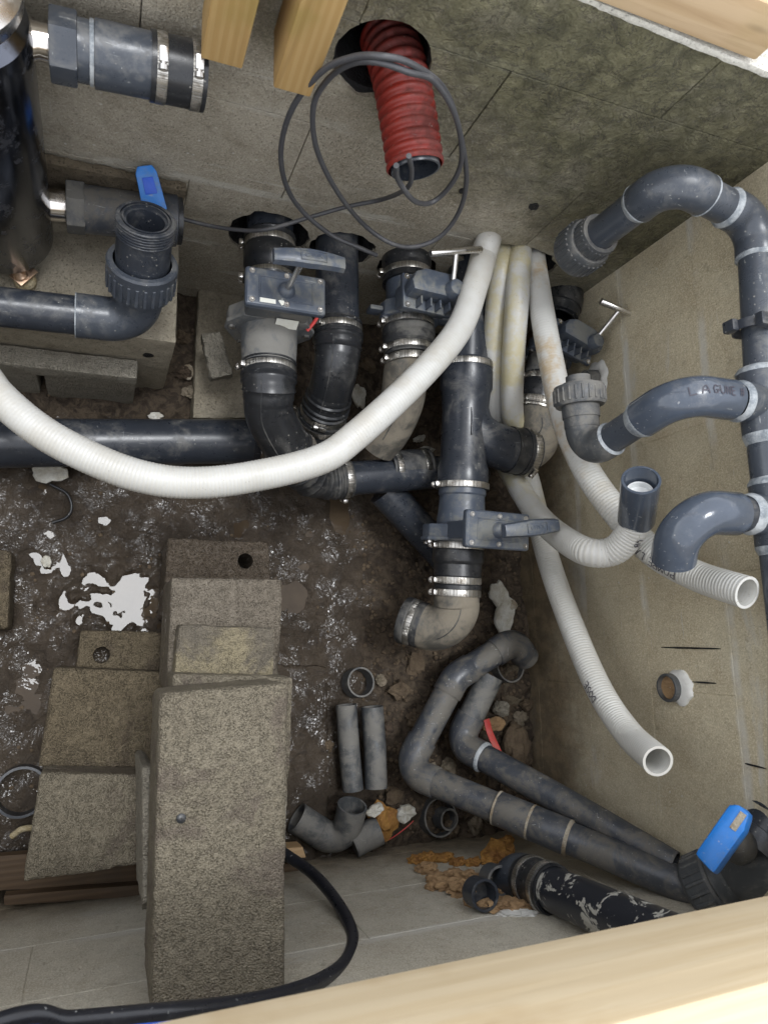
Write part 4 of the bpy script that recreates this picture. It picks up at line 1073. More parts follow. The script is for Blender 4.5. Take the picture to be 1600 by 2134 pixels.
e4 = thing('rubber_elbow', 'silt-covered rubber elbow at the foot of the main line, curling to the left', 'pipe elbow', mF)
ms = q0 + md * .104
pe = [ms, ms + md * .05, V((0.7159,0.0251,0.2750)), V((0.6956,-0.0099,0.2580)), V((0.6648,0.0041,0.2400))]
pe = [ms, ms + md * .035] + fillet(ms, V((0.7168,-0.0174,0.2720)), V((0.6575,0.0218,0.2250)), .058, 10)[0]
path = rubber_bend(e4, pe, .0485, 'silt_rubber', ribs=False)
clamp(e4, ms + md * .012, md, .0490, 1.55, .014)
ed = (path[-1] - path[-6]).normalized()
MB().lathe(path[-1] - ed * .004, ed, [(0, .04), (0, .0495), (.006, .0510), (.012, .0495), (.028, .0495), (.032, .0520), (.044, .0520), (.048, .050), (.048, .01)], 40).build('end_cuff', 'rubber_dusty', e4, 30)
clamp(e4, path[-1] + ed * .018, ed, .0495, 2.2, .013)
# pipe slanting behind the valve
tag(MB().sweep([V((0.6042,0.3352,0.1500)), V((0.7390,0.2150,0.1300)), V((0.8278,0.1452,0.0900))], .040, 28, True, True).build('slanted_pipe', 'pvc_dark'), 'dark pipe slanting down behind the slanted-handle valve', 'pipe')

# --- run 5: right-hand line with valve 4
w0 = V((1.0326,0.8100,0.2851)); wA = V((0.9861,0.7545,0.3350)); wB = V((0.9160,0.5121,0.3250)); wC = V((0.9640,0.6448,0.3300))
wd = (wB - wA).normalized()
t5 = thing('drain_pipe', 'black drain stub in the rightmost low wall hole, behind the hoses', 'pipe', wA)
MB().sweep([wA - wd * .22, wA + wd * .02], .044, 32).build('pipe', 'rubber', t5)
ribbed_sleeve(t5, wA - wd * .06, wd, [(0, .04), (0, .050), (.02, .050), (.022, .0525), (.05, .0525), (.052, .050), (.075, .050), (.08, .04)], 'rubber')
v5 = thing('slide_valve', 'grey slide valve with ribbed cap against the right wall, rightmost of the valves', 'valve', wA)
vq = wA + wd * .11
slide_valve(v5, vq, wd, (.12, 0, 1), 'ribbed', .90, 'valve', 'valve', rodL=.075, tbar=((0.9750,0.7020,0.5000), (1.0670,0.6744,0.5100)), bs=.72)
MB().lathe(vq - wd * .05, wd, [(0, .04), (0, .046), (.10, .046), (.12, .05), (.135, .05), (.135, .04)], 32).build('spigot', 'valve_dusty', v5, 30)
s5 = thing('rubber_sleeve', 'black banded rubber sleeve between white hoses, above the Y-branch arm', 'pipe sleeve', wB)
Ls = (wB - vq).length
ribbed_sleeve(s5, vq + wd * .07, wd, [(0, .04), (0, .050), (.02, .050), (.022, .0515), (Ls - .09, .0515), (Ls - .085, .049), (Ls - .065, .049), (Ls - .062, .0515), (Ls - .060, .04)], 'rubber')
clamp(s5, vq + wd * .082, wd, .050, 1.6); clamp(s5, vq + wd * (Ls - .004), wd, .049, 1.6)
e5 = thing('rubber_elbow', 'rust-stained silted rubber elbow at the end of the Y-branch arm', 'pipe elbow', wB)
arc, q1, q2 = fillet(wB - wd * .03, V((0.9237,0.4055,0.3220)), brE, .060, 10)
pe = [wB - wd * .008] + arc + [brE + bd * .05]
path = rubber_bend(e5, pe, .047, 'silt_rubber', ribs=False)
clamp(e5, wB + wd * .006, wd, .0475, 1.6, .014)

# --- big pipe at left
bp = thing('waste_pipe', 'large black pipe crossing under the white hose at left', 'pipe', V((0.0272,0.4095,0.1200)))
q0, q1 = V((-0.2577,0.3816,0.1200)), V((0.3095,0.4356,0.1200)); q0 = q1 + (q0 - q1) * ((q1.x + .94) / (q1.x - q0.x))
MB().sweep([q0, q1], 0.0485, 40, True, True).build('pipe', 'pvc_dark', bp)
dq = (q1 - q0).normalized()
MB().lathe(q1 - dq * .012, dq, [(0, .046), (0, .0495), (.012, .0500), (.016, .048), (.016, .044), (-.05, .044)], 40, cap1=True).build('cut_end', 'black_plastic', bp, 30)

# ================================================================== white hoses
def hose(name, pix, r, mat, label, pitch=.0055, ribs=.0004, step=None, end=True, start=False, loc=None):
    t = thing(name, label, 'hose', pix[-1])
    step = step or pitch / 4
    path = resample(catmull(pix, .004), step)
    rad = [r + ribs * (.25 + .75 * sm(.40, .20, path[i].y)) * (1 - 2.4 * max(0, math.sin(2 * math.pi * i * step / pitch)) ** 3) for i in range(len(path))]
    m = MB().sweep(path, rad, 28, True, not end, hollow1=(.0042, .10) if end else None)
    o = m.build('hose_wall', mat, t, 80)
    return t, m.frames, path
H1 = hose('white_hose', [(0.8006,0.9200,0.3691), (0.7117,0.8000,0.4866), (0.6983,0.7608,0.4850), (0.6699,0.6904,0.5000), (0.6214,0.5803,0.5100), (0.5281,0.4674,0.5200), (0.4049,0.3467,0.5150), (0.3388,0.3001,0.5050), (0.2225,0.2663,0.4900), (0.1336,0.2538,0.4800), (0.0593,0.2597,0.4750), (-0.0132,0.2844,0.4650), (-0.0919,0.3258,0.4550), (-0.1565,0.3801,0.4450), (-0.2161,0.4515,0.4300), (-.38, .575, .42), (-.60, .56, .40), (-.94, .55, .38)], .0262, 'hose', 'large white hose sweeping in an arc across the picture to the left edge', .0060, .0004, .0015, end=False)
H2 = hose('white_hose', [(0.8295,0.9200,0.3589), (0.7672,0.8000,0.4472), (0.7656,0.6917,0.4200), (0.7869,0.5870,0.3600), (0.8307,0.5058,0.2800), (0.8818,0.4337,0.2200), (0.8853,0.3469,0.2700), (0.8617,0.2352,0.4000), (0.8096,0.1498,0.5900), (0.8377,0.1402,0.6400), (0.8485,0.1691,0.6800), (0.8449,0.1925,0.7000)], 0.0254, 'hose_clean', 'white hose curling up to a grey socket before the right wall', .0062, .0005, None, end=False)
H3 = hose('white_hose', [(0.8695,0.9200,0.3733), (0.7989,0.8000,0.4687), (0.7845,0.6931,0.4700), (0.8000,0.5877,0.4200), (0.8477,0.4922,0.3300), (0.9143,0.4228,0.2500), (0.9442,0.3510,0.2400), (0.9222,0.1800,0.3200), (0.9096,0.0395,0.4000), (0.8957,-0.1005,0.5000), (0.8837,-0.1764,0.5900), (0.8487,-0.2064,0.7000)], 0.0248, 'hose_clean', 'white hose hanging lowest down the right wall, marked in pen, open end', .0062, .0005, None)
H4 = hose('white_hose', [(0.9081,0.9200,0.3660), (0.8426,0.8000,0.4533), (0.8392,0.6783,0.4750), (0.8383,0.5409,0.5000), (0.8395,0.4101,0.5300), (0.8535,0.3002,0.5700), (0.8767,0.2096,0.6200), (0.9106,0.1397,0.6600), (0.9291,0.0909,0.7350), (0.9340,0.0560,0.8300)], 0.0255, 'hose_clean', 'white hose along the right wall marked in pen, open end near right edge', .0062, .0005, None)
for o in H4[0].children: o.data.materials[0] = M['hose_rust']
for H_ in (H2, H3):
    for o in H_[0].children: o.data.materials[0] = M['hose_yellow']
def ang_for(frames, i, target):
    pts, fr, rad = frames; v = V(target) - pts[i]; return math.atan2(v.dot(fr[i][1]), v.dot(fr[i][0]))
def nearest(frames, p):
    p = V(p); return min(range(len(frames[0])), key=lambda i: (frames[0][i] - p).length)
CAMP = V((0, 0, 1.65))
PS = (.75, .75)
def pen(txt, H, pix, h, flip, side=0.0, name='pen_mark'):
    i = nearest(H[1], pix); a = ang_for(H[1], i, CAMP) + side
    write_on_tube(txt, H[1], H[1][1][i][2], a, h, flip, name, H[0], .0017, .0012)
pen('POMPE LAG', H4, (0.9182,0.1034,0.7200), .0150, True, .62)
pen('DOSE', H3, (0.8923,-0.1271,0.5250), .0135, True, PS[1])
pen('UB', H2, (0.8458,0.1731,0.6800), .011, True, .9)
# grey socket on the upturned hose
sa, sb = V((0.8461,0.1942,0.7000)), V((0.8030,0.2403,0.7650)); sdv = (sb - sa).normalized(); SL = (sb - sa).length
so = thing('pipe_socket', 'dark grey plain socket glued on the upturned white hose', 'pipe fitting', sa)
rs = 0.0310
MB().lathe(sa - sdv * .012, sdv, [(0, rs * .8), (0, rs * .97), (.004, rs), (SL + .012, rs), (SL + .013, rs * .98), (SL + .013, rs * .86), (SL + .010, rs * .84), (SL - .026, rs * .82), (SL - .027, rs * .70)], 44).build('socket', 'pvc_clean', so, 30)
MB().lathe(sa + sdv * (SL - .040), sdv, [(0, .001), (0, rs * .70), (.013, rs * .70), (.013, rs * .60), (.004, rs * .58), (.0035, .001)], 32).build('hose_end', 'hose_in', so, 30)

# ================================================================== PVC runs
def pvc_run(t, pts, r, bend, mat='pvc', elbow_mat=None, k=1.15, sock=.028, glue=True, glue_mat='glue', hollow=None, hollow0=None, open_wall=.004, cap0=True, cap1=True, seg=32, gw=.007):
    """glued pipe run: straight pipes, socketed elbows at the corners, cement rings"""
    pts = [V(p) for p in pts]; n = len(pts); bend = bend if isinstance(bend, (list, tuple)) else [bend] * n
    ends = []
    prev = pts[0]
    elbow_mat = elbow_mat or mat
    for i in range(1, n - 1):
        arc, q1, q2 = fillet(pts[i - 1], pts[i], pts[i + 1], bend[i], 12)
        d1 = (q1 - pts[i - 1]).normalized(); d2 = (pts[i + 1] - q2).normalized()
        l1 = min(sock, (q1 - prev).length * .9); l2 = min(sock, (pts[i + 1] - q2).length * .9)
        path = [q1 - d1 * l1, q1 - d1 * (l1 - .0015)] + arc + [q2 + d2 * (l2 - .0015), q2 + d2 * l2]
        rad = [r * k * .975] + [r * k] * (len(path) - 2) + [r * k * .975]
        MB().sweep(path, rad, seg, True, True).build('elbow', elbow_mat, t, 35)
        if glue:
            for p, dd in ((q1 - d1 * l1, -d1), (q2 + d2 * l2, d2)):
                w = gw * random.uniform(.2, 2.4)
                MB().lathe(p - dd * .003, dd, [(0, r * k * .98), (.001, r * k * 1.012), (.003, r * k * 1.012), (.003 + w, r * 1.015), (.004 + w, r * .98)], seg, wob=.03, seed=p.x * 31).build('glue_ring', glue_mat, t, 60)
        s0, s1 = prev, q1 - d1 * (l1 - .004)
        if (s1 - s0).dot(d1) > .004:
            MB().sweep([s0, s0.lerp(s1, .5), s1], r, seg, cap0 and i == 1 and not hollow0, False, hollow0=(open_wall, .06) if (i == 1 and hollow0) else None).build('pipe', mat, t)
        prev = q2 + d2 * (l2 - .004)
    d = (pts[-1] - prev).normalized()
    nn = 4
    MB().sweep([prev.lerp(pts[-1], i / nn) for i in range(nn + 1)], r, seg, False, cap1 and not hollow, hollow1=(open_wall, hollow) if hollow else None).build('pipe', mat, t)
    return
def union_nut(t, p, d, r, L, mat, name='union_nut', ribs=24, collar=True):
    p = V(p); d = V(d).normalized()
    o = MB().lathe(p, d, [(0, r * .6), (0, r * .93), (L * .12, r * .98), (L * .85, r), (L, r * .96), (L, r * .80)] + ([(L, r * .80), (L * 1.5, r * .80), (L * 1.5, r * .66)] if collar else []), 40).build(name, mat, t, 30)
    u = V((1, 0, 0)) if abs(d.x) < .8 else V((0, 1, 0)); u = (u - d * u.dot(d)).normalized(); w = d.cross(u)
    m = MB()
    for k in range(ribs):
        a = 2 * math.pi * k / ribs; n = u * math.cos(a) + w * math.sin(a)
        m.box(p + d * (L * .5) + n * r * .985, (.004, .004, L * .72), Matrix((n, d.cross(n), d)).transposed(), .001, 1)
        if collar: m.box(p + d * (L * 1.25) + n * r * .795, (.003, .0035, L * .4), Matrix((n, d.cross(n), d)).transposed(), .0008, 1)
    m.build('grip_rib', mat, o, 30); return o

# --- manifold along the right wall
mf = thing('pipe_manifold', 'grey glued PVC manifold with three branches along the right wall', 'pipe manifold', (0.9915,0.4789,0.8500))
r = 0.0287
k0 = V((1.0073,0.6833,0.8600)); k1 = V((0.9788,0.5256,0.8550)); k2 = V((0.9893,-0.2714,0.8500)); kd = (k2 - k1).normalized()
kx = V((0.8109,0.7040,0.8800))
un0 = V((0.8120,0.7101,0.6650))
kk = V((kx.x, kx.y, kx.z)); low = V((kk.x - .004, kk.y + .004, .66)); low = un0
pvc_run(mf, [low, kx, k0, k1 + kd * .25], r, [0, .048, .048, 0], 'pvc', 'pvc', sock=.022)
ud = (low - kx).normalized()
# hanging union on the first branch
nu = low - ud * .012
o = MB().lathe(nu - ud * .030, ud, [(0, r * 1.02), (0, r * 1.30), (.004, r * 1.33), (.028, r * 1.33), (.028, r * 1.50), (.034, r * 1.62), (.075, r * 1.66), (.080, r * 1.60), (.080, r * 1.1), (.05, r * 1.05)], 44, cap1=True).build('union_nut', 'pvc_dusty', mf, 30)
uu = V((0, 1, 0)); uu = (uu - ud * uu.dot(ud)).normalized(); ww = ud.cross(uu); m = MB()
for q in range(28):
    a = 2 * math.pi * q / 28; n = uu * math.cos(a) + ww * math.sin(a)
    m.box(nu + ud * .026 + n * r * 1.645, (.004, .005, .036), Matrix((n, ud.cross(n), ud)).transposed(), .001, 1)
    m.box(nu - ud * .014 + n * r * 1.33, (.003, .004, .022), Matrix((n, ud.cross(n), ud)).transposed(), .001, 1)
m.build('grip_rib', 'pvc_dusty', o, 30)
# main trunk beyond the first elbow and its tees
trunk = k1 + kd * .24
MB().sweep([trunk, trunk + kd * ((trunk.y - YN) / -kd.y)], r, 32).build('pipe', 'pvc', mf)
def tee(pc, half, arm_to, armr):
    pc = V(pc); o = MB().lathe(pc - kd * half, kd, [(0, r * .98), (0, r * 1.13), (.0015, r * 1.16), (2 * half - .0015, r * 1.16), (2 * half, r * 1.13), (2 * half, r * .98)], 36).build('tee', 'pvc', mf, 30)
    d = (V(arm_to) - pc).normalized()
    MB().lathe(pc, d, [(0, armr), (r * 1.75, armr), (r * 1.75, armr * .9)], 32).build('tee_arm', 'pvc', o, 30)
    for s_ in (-1, 1):
        p = pc + kd * s_ * (half - .002); w = random.uniform(.006, .014)
        MB().lathe(p, kd * s_, [(0, r * 1.15), (.001, r * 1.175), (.004, r * 1.165), (.004 + w, r * 1.015), (.005 + w, r * .98)], 36, wob=.03, seed=pc.x * 17 + s_).build('glue_ring', 'glue', mf, 60)
    return d
tc = k1 + kd * ((V((0.9872,0.3583,0.8500)) - k1).dot(kd)); md1 = tee(tc, .052, tc + V((-1, 0.0, -.0)), r * 1.14)
# middle branch: arm, down-elbow, inclined pipe, elbow and union facing the back wall
mr = 0.0259
b_c = V((0.8138,0.3525,0.8520)); b_l = V((0.8012,0.3124,0.6300)); b_u = V((0.7962,0.3858,0.6350))
b_c = V((b_c.x, tc.y + .0, tc.z))
MB().lathe(tc + V((-r * 1.6, 0, 0)), (-1, 0, 0), [(0, r * 1.16), (.004, r * 1.17), (.010, r * 1.05), (.012, r)], 32, wob=.03).build('glue_ring', 'glue', mf, 60)
# the fat down elbow
arc, q1, q2 = fillet(tc, b_c, b_l, .055, 12); dl = (b_l - b_c).normalized()
MB().sweep([q1 + V((.05, 0, 0)), q1] + arc + [q2 + dl * .03, q2 + dl * .0315], [r * 1.12] * (len(arc) + 3) + [r * 1.08], 36, False, True).build('elbow', 'pvc_clean', mf, 35)
elbpath = [q1 + V((.05, 0, 0)), q1] + arc + [q2 + dl * .03]
fm = MB().sweep(elbpath, r * 1.12, 36); fr_m = fm.frames
MB().lathe(q2 + dl * .029, dl, [(0, r * 1.12), (.002, r * 1.13), (.016, mr * 1.05), (.018, mr)], 32, wob=.03).build('glue_ring', 'glue', mf, 60)
arc2, p1_, p2_ = fillet(b_c, b_l, b_u, .040, 12); dz = (b_u - p2_).normalized()
MB().sweep([q2 + dl * .02, p1_ - dl * .012], mr, 32).build('pipe', 'pvc', mf)
MB().sweep([p1_ - dl * .020, p1_ - dl * .018] + arc2 + [p2_ + dz * .006], [mr * 1.13] + [mr * 1.16] * (len(arc2) + 2), 36, True, True).build('elbow', 'pvc_dusty', mf, 35)
MB().lathe(p1_ - dl * .018, -dl, [(0, mr * 1.15), (.002, mr * 1.18), (.006, mr * 1.02)], 32, wob=.02).build('glue_ring', 'glue', mf, 60)
MB().lathe(p2_, dz, [(0, mr), (0, mr * 1.20), (.018, mr * 1.20), (.018, mr * 1.28), (.040, mr * 1.30), (.040, mr * 1.1)], 36).build('union_collar', 'pvc_dusty', mf, 30)
union_nut(mf, p2_ + dz * .040, dz, mr * 1.78, .036, 'pvc_dusty', collar=False)
MB().lathe(p2_ + dz * .07, dz, [(0, mr * 1.2), (.012, mr * 1.15), (.014, mr * .85), (.025, mr * .85)], 32).build('pipe', 'pvc_dusty', mf, 30)
# wall stub behind that union, with white sealant
ws = V((1.0300,0.5737,0.3857))
st = thing('wall_stub', 'grey pipe stub with white sealant on the right wall behind the dusty union', 'pipe', ws)
# lower branch: arm and open elbow
tl = k1 + kd * ((V((0.9717,0.1758,0.8500)) - k1).dot(kd)); tee(tl, .050, tl + V((-1, 0, 0)), r * 1.12)
lc = V((0.7916,0.1707,0.8620)); lc = V((lc.x, tl.y - .002, tl.z)); le = V((0.8218,0.1091,0.8000))
dl2 = (le - lc).normalized()
MB().sweep([tl + V((-r * 1.2, 0, 0)), lc + V((.05, 0, 0))], r * .98, 32).build('pipe', 'pvc_dark', mf)
MB().lathe(tl + V((-r * 1.70, 0, 0)), (-1, 0, 0), [(0, r * 1.13), (.003, r * 1.15), (.014, r * 1.03), (.016, r)], 32, wob=.03).build('glue_ring', 'glue', mf, 60)
arc3, a1_, a2_ = fillet(tl, lc, le, .050, 14)
pp = [a1_ + V((.040, 0, 0)), a1_ + V((.038, 0, 0))] + arc3 + [a2_.lerp(le, .5), le]
MB().sweep(pp, [r * 1.13] + [r * 1.17] * (len(pp) - 1), 40, True, False, hollow1=(.005, .06)).build('elbow', 'pvc_clean', mf, 35)
# pipe clip with strap on the trunk
kc = k1 + kd * ((V((0.9778,0.4899,0.8550)) - k1).dot(kd))
cp = thing('pipe_clip', 'dark strap clip round the manifold trunk on the right wall', 'pipe clip', kc)
MB().lathe(kc - kd * .008 + V((0, 0, 0)), kd, [(0, r), (0, r * 1.10), (.016, r * 1.10), (.016, r)], 32).build('strap', 'pvc_dark', cp, 30)
MB().box(kc + V((.0, 0, 0)) + V((-.010, -.004, .036)), (.035, .022, .014), None, .003).build('catch', 'pvc_dark', cp, 30)
MB().box(kc + V((-.036, 0, -.010)), (.014, .020, .022), None, .003).build('lug', 'pvc_dark', cp, 30)
MB().box(((XR + kc.x + r) / 2 - .004, kc.y, kc.z), (max(.012, XR - kc.x - r + .004), .02, .03), None, .002).build('wall_base', 'pvc_dark', cp, 30)
# marker writing on the fat elbow
i = nearest(fr_m, q1); a = ang_for(fr_m, 2, CAMP)
write_on_tube('LAGUNE #', fr_m, fr_m[1][-1][2] * .52, a + .42, .013, True, 'pen_mark', mf, .0018, .0010)

# stub details
MB().sweep([V((XR + .02, ws.y, ws.z)), V((ws.x, ws.y, ws.z)), ws + V((-.02, -.004, 0))], .021, 24, True, True).build('pipe', 'pvc_dusty', st)
MB().lathe((XR - .006, ws.y, ws.z), (1, 0, 0), [(0, .021), (-.003, .03), (0, .038), (.004, .043)], 24, wob=.25, seed=4).build('sealant', 'sealant', st)
# lone pipe stub cast in the right wall
lw = V((1.0350,-0.1079,0.5421))
ls = thing('wall_stub', 'chipped grey pipe mouth with white plaster set in the right wall', 'pipe', (XR, lw.y, lw.z))
MB().lathe((XR + .02, lw.y, lw.z), (-1, 0, 0), [(0, .027), (.038, .027), (.040, .0255), (.040, .0225), (.012, .0220), (.011, .001)], 32, wob=.02).build('pipe', 'pvc_dusty', ls, 30)
MB().lathe((XR + .004, lw.y, lw.z + .014), (-1, 0, 0), [(0, .036), (.008, .033), (.012, .025), (.012, .001)], 32, wob=.22, seed=8).build('plaster_collar', 'sealant', ls)
MB().lathe((XR - .010, lw.y, lw.z), (-1, 0, 0), [(0, .001), (0, .0222), (.001, .0222)], 24).build('silt_plug', 'foam_tan', ls)

# --- pipe A: long muddy pipe ending in the blue-handled ball valve
ra_ = 0.0307
A = [(0.9766,-0.0577,0.1350), (0.9198,-0.0175,0.1650), (0.7733,-0.0948,0.1500), (0.6535,-0.2933,0.1250), (0.8189,-0.3675,0.2600), (1.0377,-0.4682,0.5850)]
pa = thing('loose_pipe', 'long muddy grey pipe zigzagging across the rubble to the blue-handled valve', 'pipe', A[3])
pvc_run(pa, [A[0], A[1], A[2], A[3], A[5]], ra_, [0, .036, .050, .040, 0], 'pvc_muddy', 'pvc_muddy', k=1.10, sock=.03, glue=False, hollow0=True)
dA = (V(A[5]) - V(A[3])).normalized()
def onpipe(px_pt): return V(A[3]) + dA * ((V(px_pt) - V(A[3])).dot(dA))
s0 = onpipe((0.8036,-0.3658,0.2700)); s1 = onpipe((0.8519,-0.3885,0.3200)); s2 = onpipe((0.8997,-0.4132,0.3750))
for aa, bb in ((s0, s1), (s1 + dA * .002, s2)):
    MB().lathe(aa, dA, [(0, ra_), (0, ra_ * 1.10), (.002, ra_ * 1.13), ((bb - aa).length - .003, ra_ * 1.13), ((bb - aa).length - .001, ra_ * 1.10), ((bb - aa).length - .001, ra_)], 34).build('coupler', 'pvc_muddy', pa, 30)
for p in (s0, s1, s2): MB().lathe(p - dA * .003, dA, [(0, ra_ * 1.1), (.001, ra_ * 1.15), (.005, ra_ * 1.14), (.008, ra_ * 1.02)], 34, wob=.03, seed=p.x * 40).build('glue_ring', 'plaster_dirty', pa, 60)
# --- pipe B
rb_ = 0.0304
B = [(0.8670,-0.0941,0.1500), (0.7901,-0.2468,0.1150), (1.0168,-0.4243,0.5350)]
pbt = thing('loose_pipe', 'muddy grey pipe with one elbow lying above the zigzag pipe, crushed far end', 'pipe', B[1])
arc, q1, q2 = fillet(B[0], B[1], B[2], .038, 12); d1 = (q1 - V(B[0])).normalized(); d2 = (V(B[2]) - q2).normalized()
MB().sweep([V(B[0]), V(B[0]).lerp(q1, .5), q1 - d1 * .02], rb_, 32, hollow0=(.004, .05)).build('pipe', 'pvc_dusty', pbt)
MB().sweep([q1 - d1 * .03] + arc + [q2 + d2 * .03], rb_ * 1.12, 34, True, True).build('elbow', 'pvc_muddy', pbt, 35)
MB().lathe(q2 + d2 * .029, d2, [(0, rb_ * 1.1), (.001, rb_ * 1.15), (.006, rb_ * 1.13), (.009, rb_)], 34, wob=.02).build('glue_ring', 'glue', pbt, 60)
n = 24; ptsB = [(q2 + d2 * .02).lerp(V(B[2]), i / n) for i in range(n + 1)]
MB().sweep(ptsB, [rb_ * (1 - .30 * max(0, (i / n - .35) / .65) ** 1.4) for i in range(n + 1)], 32, hollow1=(.003, .04)).build('pipe', 'pvc_muddy', pbt)

# --- blue-handled ball valve at lower right
bv = V(A[5]); dv = dA
vb = thing('ball_valve', 'large dark ball valve with chunky blue handle at lower right corner', 'valve', bv)
dvv = (V((1.1052,-0.3918,0.7000)) - bv).normalized()
MB().lathe(bv - dv * .02, dvv, [(0, ra_), (0, .050), (.006, .054), (.045, .056), (.05, .052), (.05, .046), (.075, .047), (.095, .060), (.15, .066), (.19, .062), (.22, .05)], 40, cap1=True).build('valve_body', 'pvc_dusty', vb, 30)
m = MB(); uu = V((0, 1, 0)); uu = (uu - dvv * uu.dot(dvv)).normalized(); ww = dvv.cross(uu)
for q in range(20):
    a = 2 * math.pi * q / 20; n_ = uu * math.cos(a) + ww * math.sin(a)
    m.box(bv - dv * .02 + dvv * .026 + n_ * .055, (.006, .007, .036), Matrix((n_, dvv.cross(n_), dvv)).transposed(), .0015, 1)
m.build('grip_rib', 'pvc_dusty', vb, 30)
ub = V((1.0592,-0.3444,0.7000)); ub2 = V((1.1227,-0.2739,0.7200))
MB().lathe(ub + (ub - ub2).normalized() * .03, (ub2 - ub), [(0, .03), (0, .046), (.03, .048), (.032, .043), (.06, .043), (.062, .052), (.12, .052)], 36).build('side_union', 'pvc_dark', vb, 30)
ha, hb_ = V((0.8932,-0.3474,0.7450)), V((0.9337,-0.2858,0.7700)); hd = (hb_ - ha).normalized(); hm = (ha + hb_) / 2
hn = (CAMP - hm).normalized(); hn = (hn + V((-.35, .2, 0))).normalized(); hn = (hn - hd * hn.dot(hd)).normalized(); hs = hn.cross(hd)
han = MB().prism([(-.019, -.053), (.018, -.047), (.018, .047), (.006, .056), (-.013, .055), (-.020, .028)], hm, hs, hd, hn, .035, .008).build('handle', 'blue', vb, 35)
MB().box(hm - hn * .022 + hs * .014 - hd * .012, (.020, .045, .018), Matrix((hs, hd, hn)).transposed(), .003).build('handle_boss', 'blue', han, 30)
MB().lathe(hm - hn * .022 - hn * .075, hn, [(0, .030), (.04, .028), (.06, .022), (.08, .017)], 24, cap1=True).build('stem', 'pvc_muddy', vb, 30)
MB().box(hm + hn * .0180 + hd * .034 - hs * .006, (.010, .030, .0012), Matrix((hs, hd, hn)).transposed(), 0).build('label_remnant', 'plaster_dirty', han, 0)

# ================================================================== near wall outlets and foam
nw = thing('wall_outlet', 'dark elbow with banded coupling and plaster-smeared pipe rising from the near wall', 'pipe', (0.7639,-0.4500,0.4119))
n0 = V((0.7551,-0.4450,0.4015)); n1 = V((0.7636,-0.4281,0.7400)); nd = (n1 - n0).normalized()
rn = 0.0377
base = n0 - nd * .02
MB().sweep(fillet(base + V((0, -.12, -.02)), base + nd * .01, n1, .050, 12)[0] + [base + nd * .075], rn * 1.06, 36, True, True).build('elbow', 'pvc', nw, 35)
MB().lathe(base, nd, [(.058, rn), (.058, rn * 1.10), (.062, rn * 1.12), (.066, rn * 1.08), (.086, rn * 1.08), (.09, rn * 1.06), (.108, rn * 1.06), (.112, rn * 1.09), (.132, rn * 1.09), (.135, rn * 1.13), (.139, rn * 1.12), (.139, rn)], 40).build('rubber_sleeve', 'rubber', nw, 30)
clamp(nw, base + nd * .076, nd, rn * 1.085, 3.2, .012); clamp(nw, base + nd * .122, nd, rn * 1.095, 3.2, .012)
def smeared():
    t = NT('plaster_smeared_pipe'); n1 = t.noise(16, 5, .7, dist=.8); n2 = t.noise(120, 3, .6)
    c = t.mix(t.step(n1, .55, .57), (.020, .022, .028), t.mix(n2, (.42, .41, .36), (.30, .29, .26)))
    return t.out(c, t.math('ADD', .35, t.math('MULTIPLY', t.step(n1, .55, .57), .5)), normal=t.bump(t.step(n1, .55, .60), .5, .002))
M['smeared'] = smeared()
MB().sweep([base + nd * .13, n1, n1 + nd * .15], rn * .97, 36, False, True).build('pipe', 'smeared', nw)
for (px, lab, mat) in (((0.7159,-0.4520,0.4056), 'small dark pipe mouth in the orange foam, upper of the two', 'pvc_dusty'), ((0.6505,-0.4500,0.4637), 'small dark pipe mouth in the orange foam, lower of the two', 'pvc_dark')):
    p = V(px); o = MB().lathe(p + V((0, -.002, -.03)), (-.02, .12, 1), [(0, .026), (.030, .0265), (.038, .0265), (.038, .022), (.004, .0215), (.003, .001)], 28, wob=.015)
    tag(o.build('pipe_mouth', mat), lab, 'pipe')
fo = thing('expanding_foam', 'crusty orange and tan expanding foam bulging from the near wall', 'foam', (0.6795,-0.4700,0.3007))
random.seed(21)
def lumps(parent, spots, name, mat, y0=YN, flat=.55):
    m = MB()
    for (p, s_) in spots:
        p = V(p); m.rock((p.x, y0 + .002 + s_ * .15, p.z), (s_, s_ * flat, s_ * .8), random.random() * 90, .55, 3, Matrix.Identity(3), 1.0, 2.2)
    return m.build(name, mat, parent, 0)
lumps(fo, [((0.6622,-0.4750,0.1554), .020), ((0.6925,-0.4750,0.1514), .022), ((0.7176,-0.4750,0.1709), .022), ((0.7332,-0.4750,0.2076), .018), ((0.7606,-0.4750,0.2207), .018), ((0.7970,-0.4700,0.2282), .020)], 'orange_crust', 'foam_orange')
lumps(fo, [((0.6538,-0.4750,0.2217), .022), ((0.6478,-0.4750,0.2836), .024), ((0.6890,-0.4750,0.2715), .020), ((0.6490,-0.4750,0.3293), .026), ((0.6617,-0.4750,0.3640), .030), ((0.7015,-0.4750,0.3090), .026), ((0.6559,-0.4750,0.4206), .022), ((0.6241,-0.4750,0.3176), .016)], 'tan_crust', 'foam_tan')
lumps(fo, [((0.8318,-0.4650,0.2196), .034)], 'yellow_lump', 'foam_orange', YN + .01, .8)
lumps(fo, [((0.6762,-0.4780,0.4535), .030), ((0.7105,-0.4780,0.4695), .028), ((0.7435,-0.4780,0.4723), .022), ((0.7053,-0.4700,0.4418), .020), ((0.7253,-0.4700,0.3967), .022)], 'lower_crust', 'foam_tan', YN, .35)
m = MB(); lumps(fo, [((0.7002,-0.4790,0.4859), .024), ((0.7154,-0.4790,0.5001), .018), ((0.6780,-0.4790,0.4827), .014)], 'salt_bloom', 'sealant', YN - .003, .18)

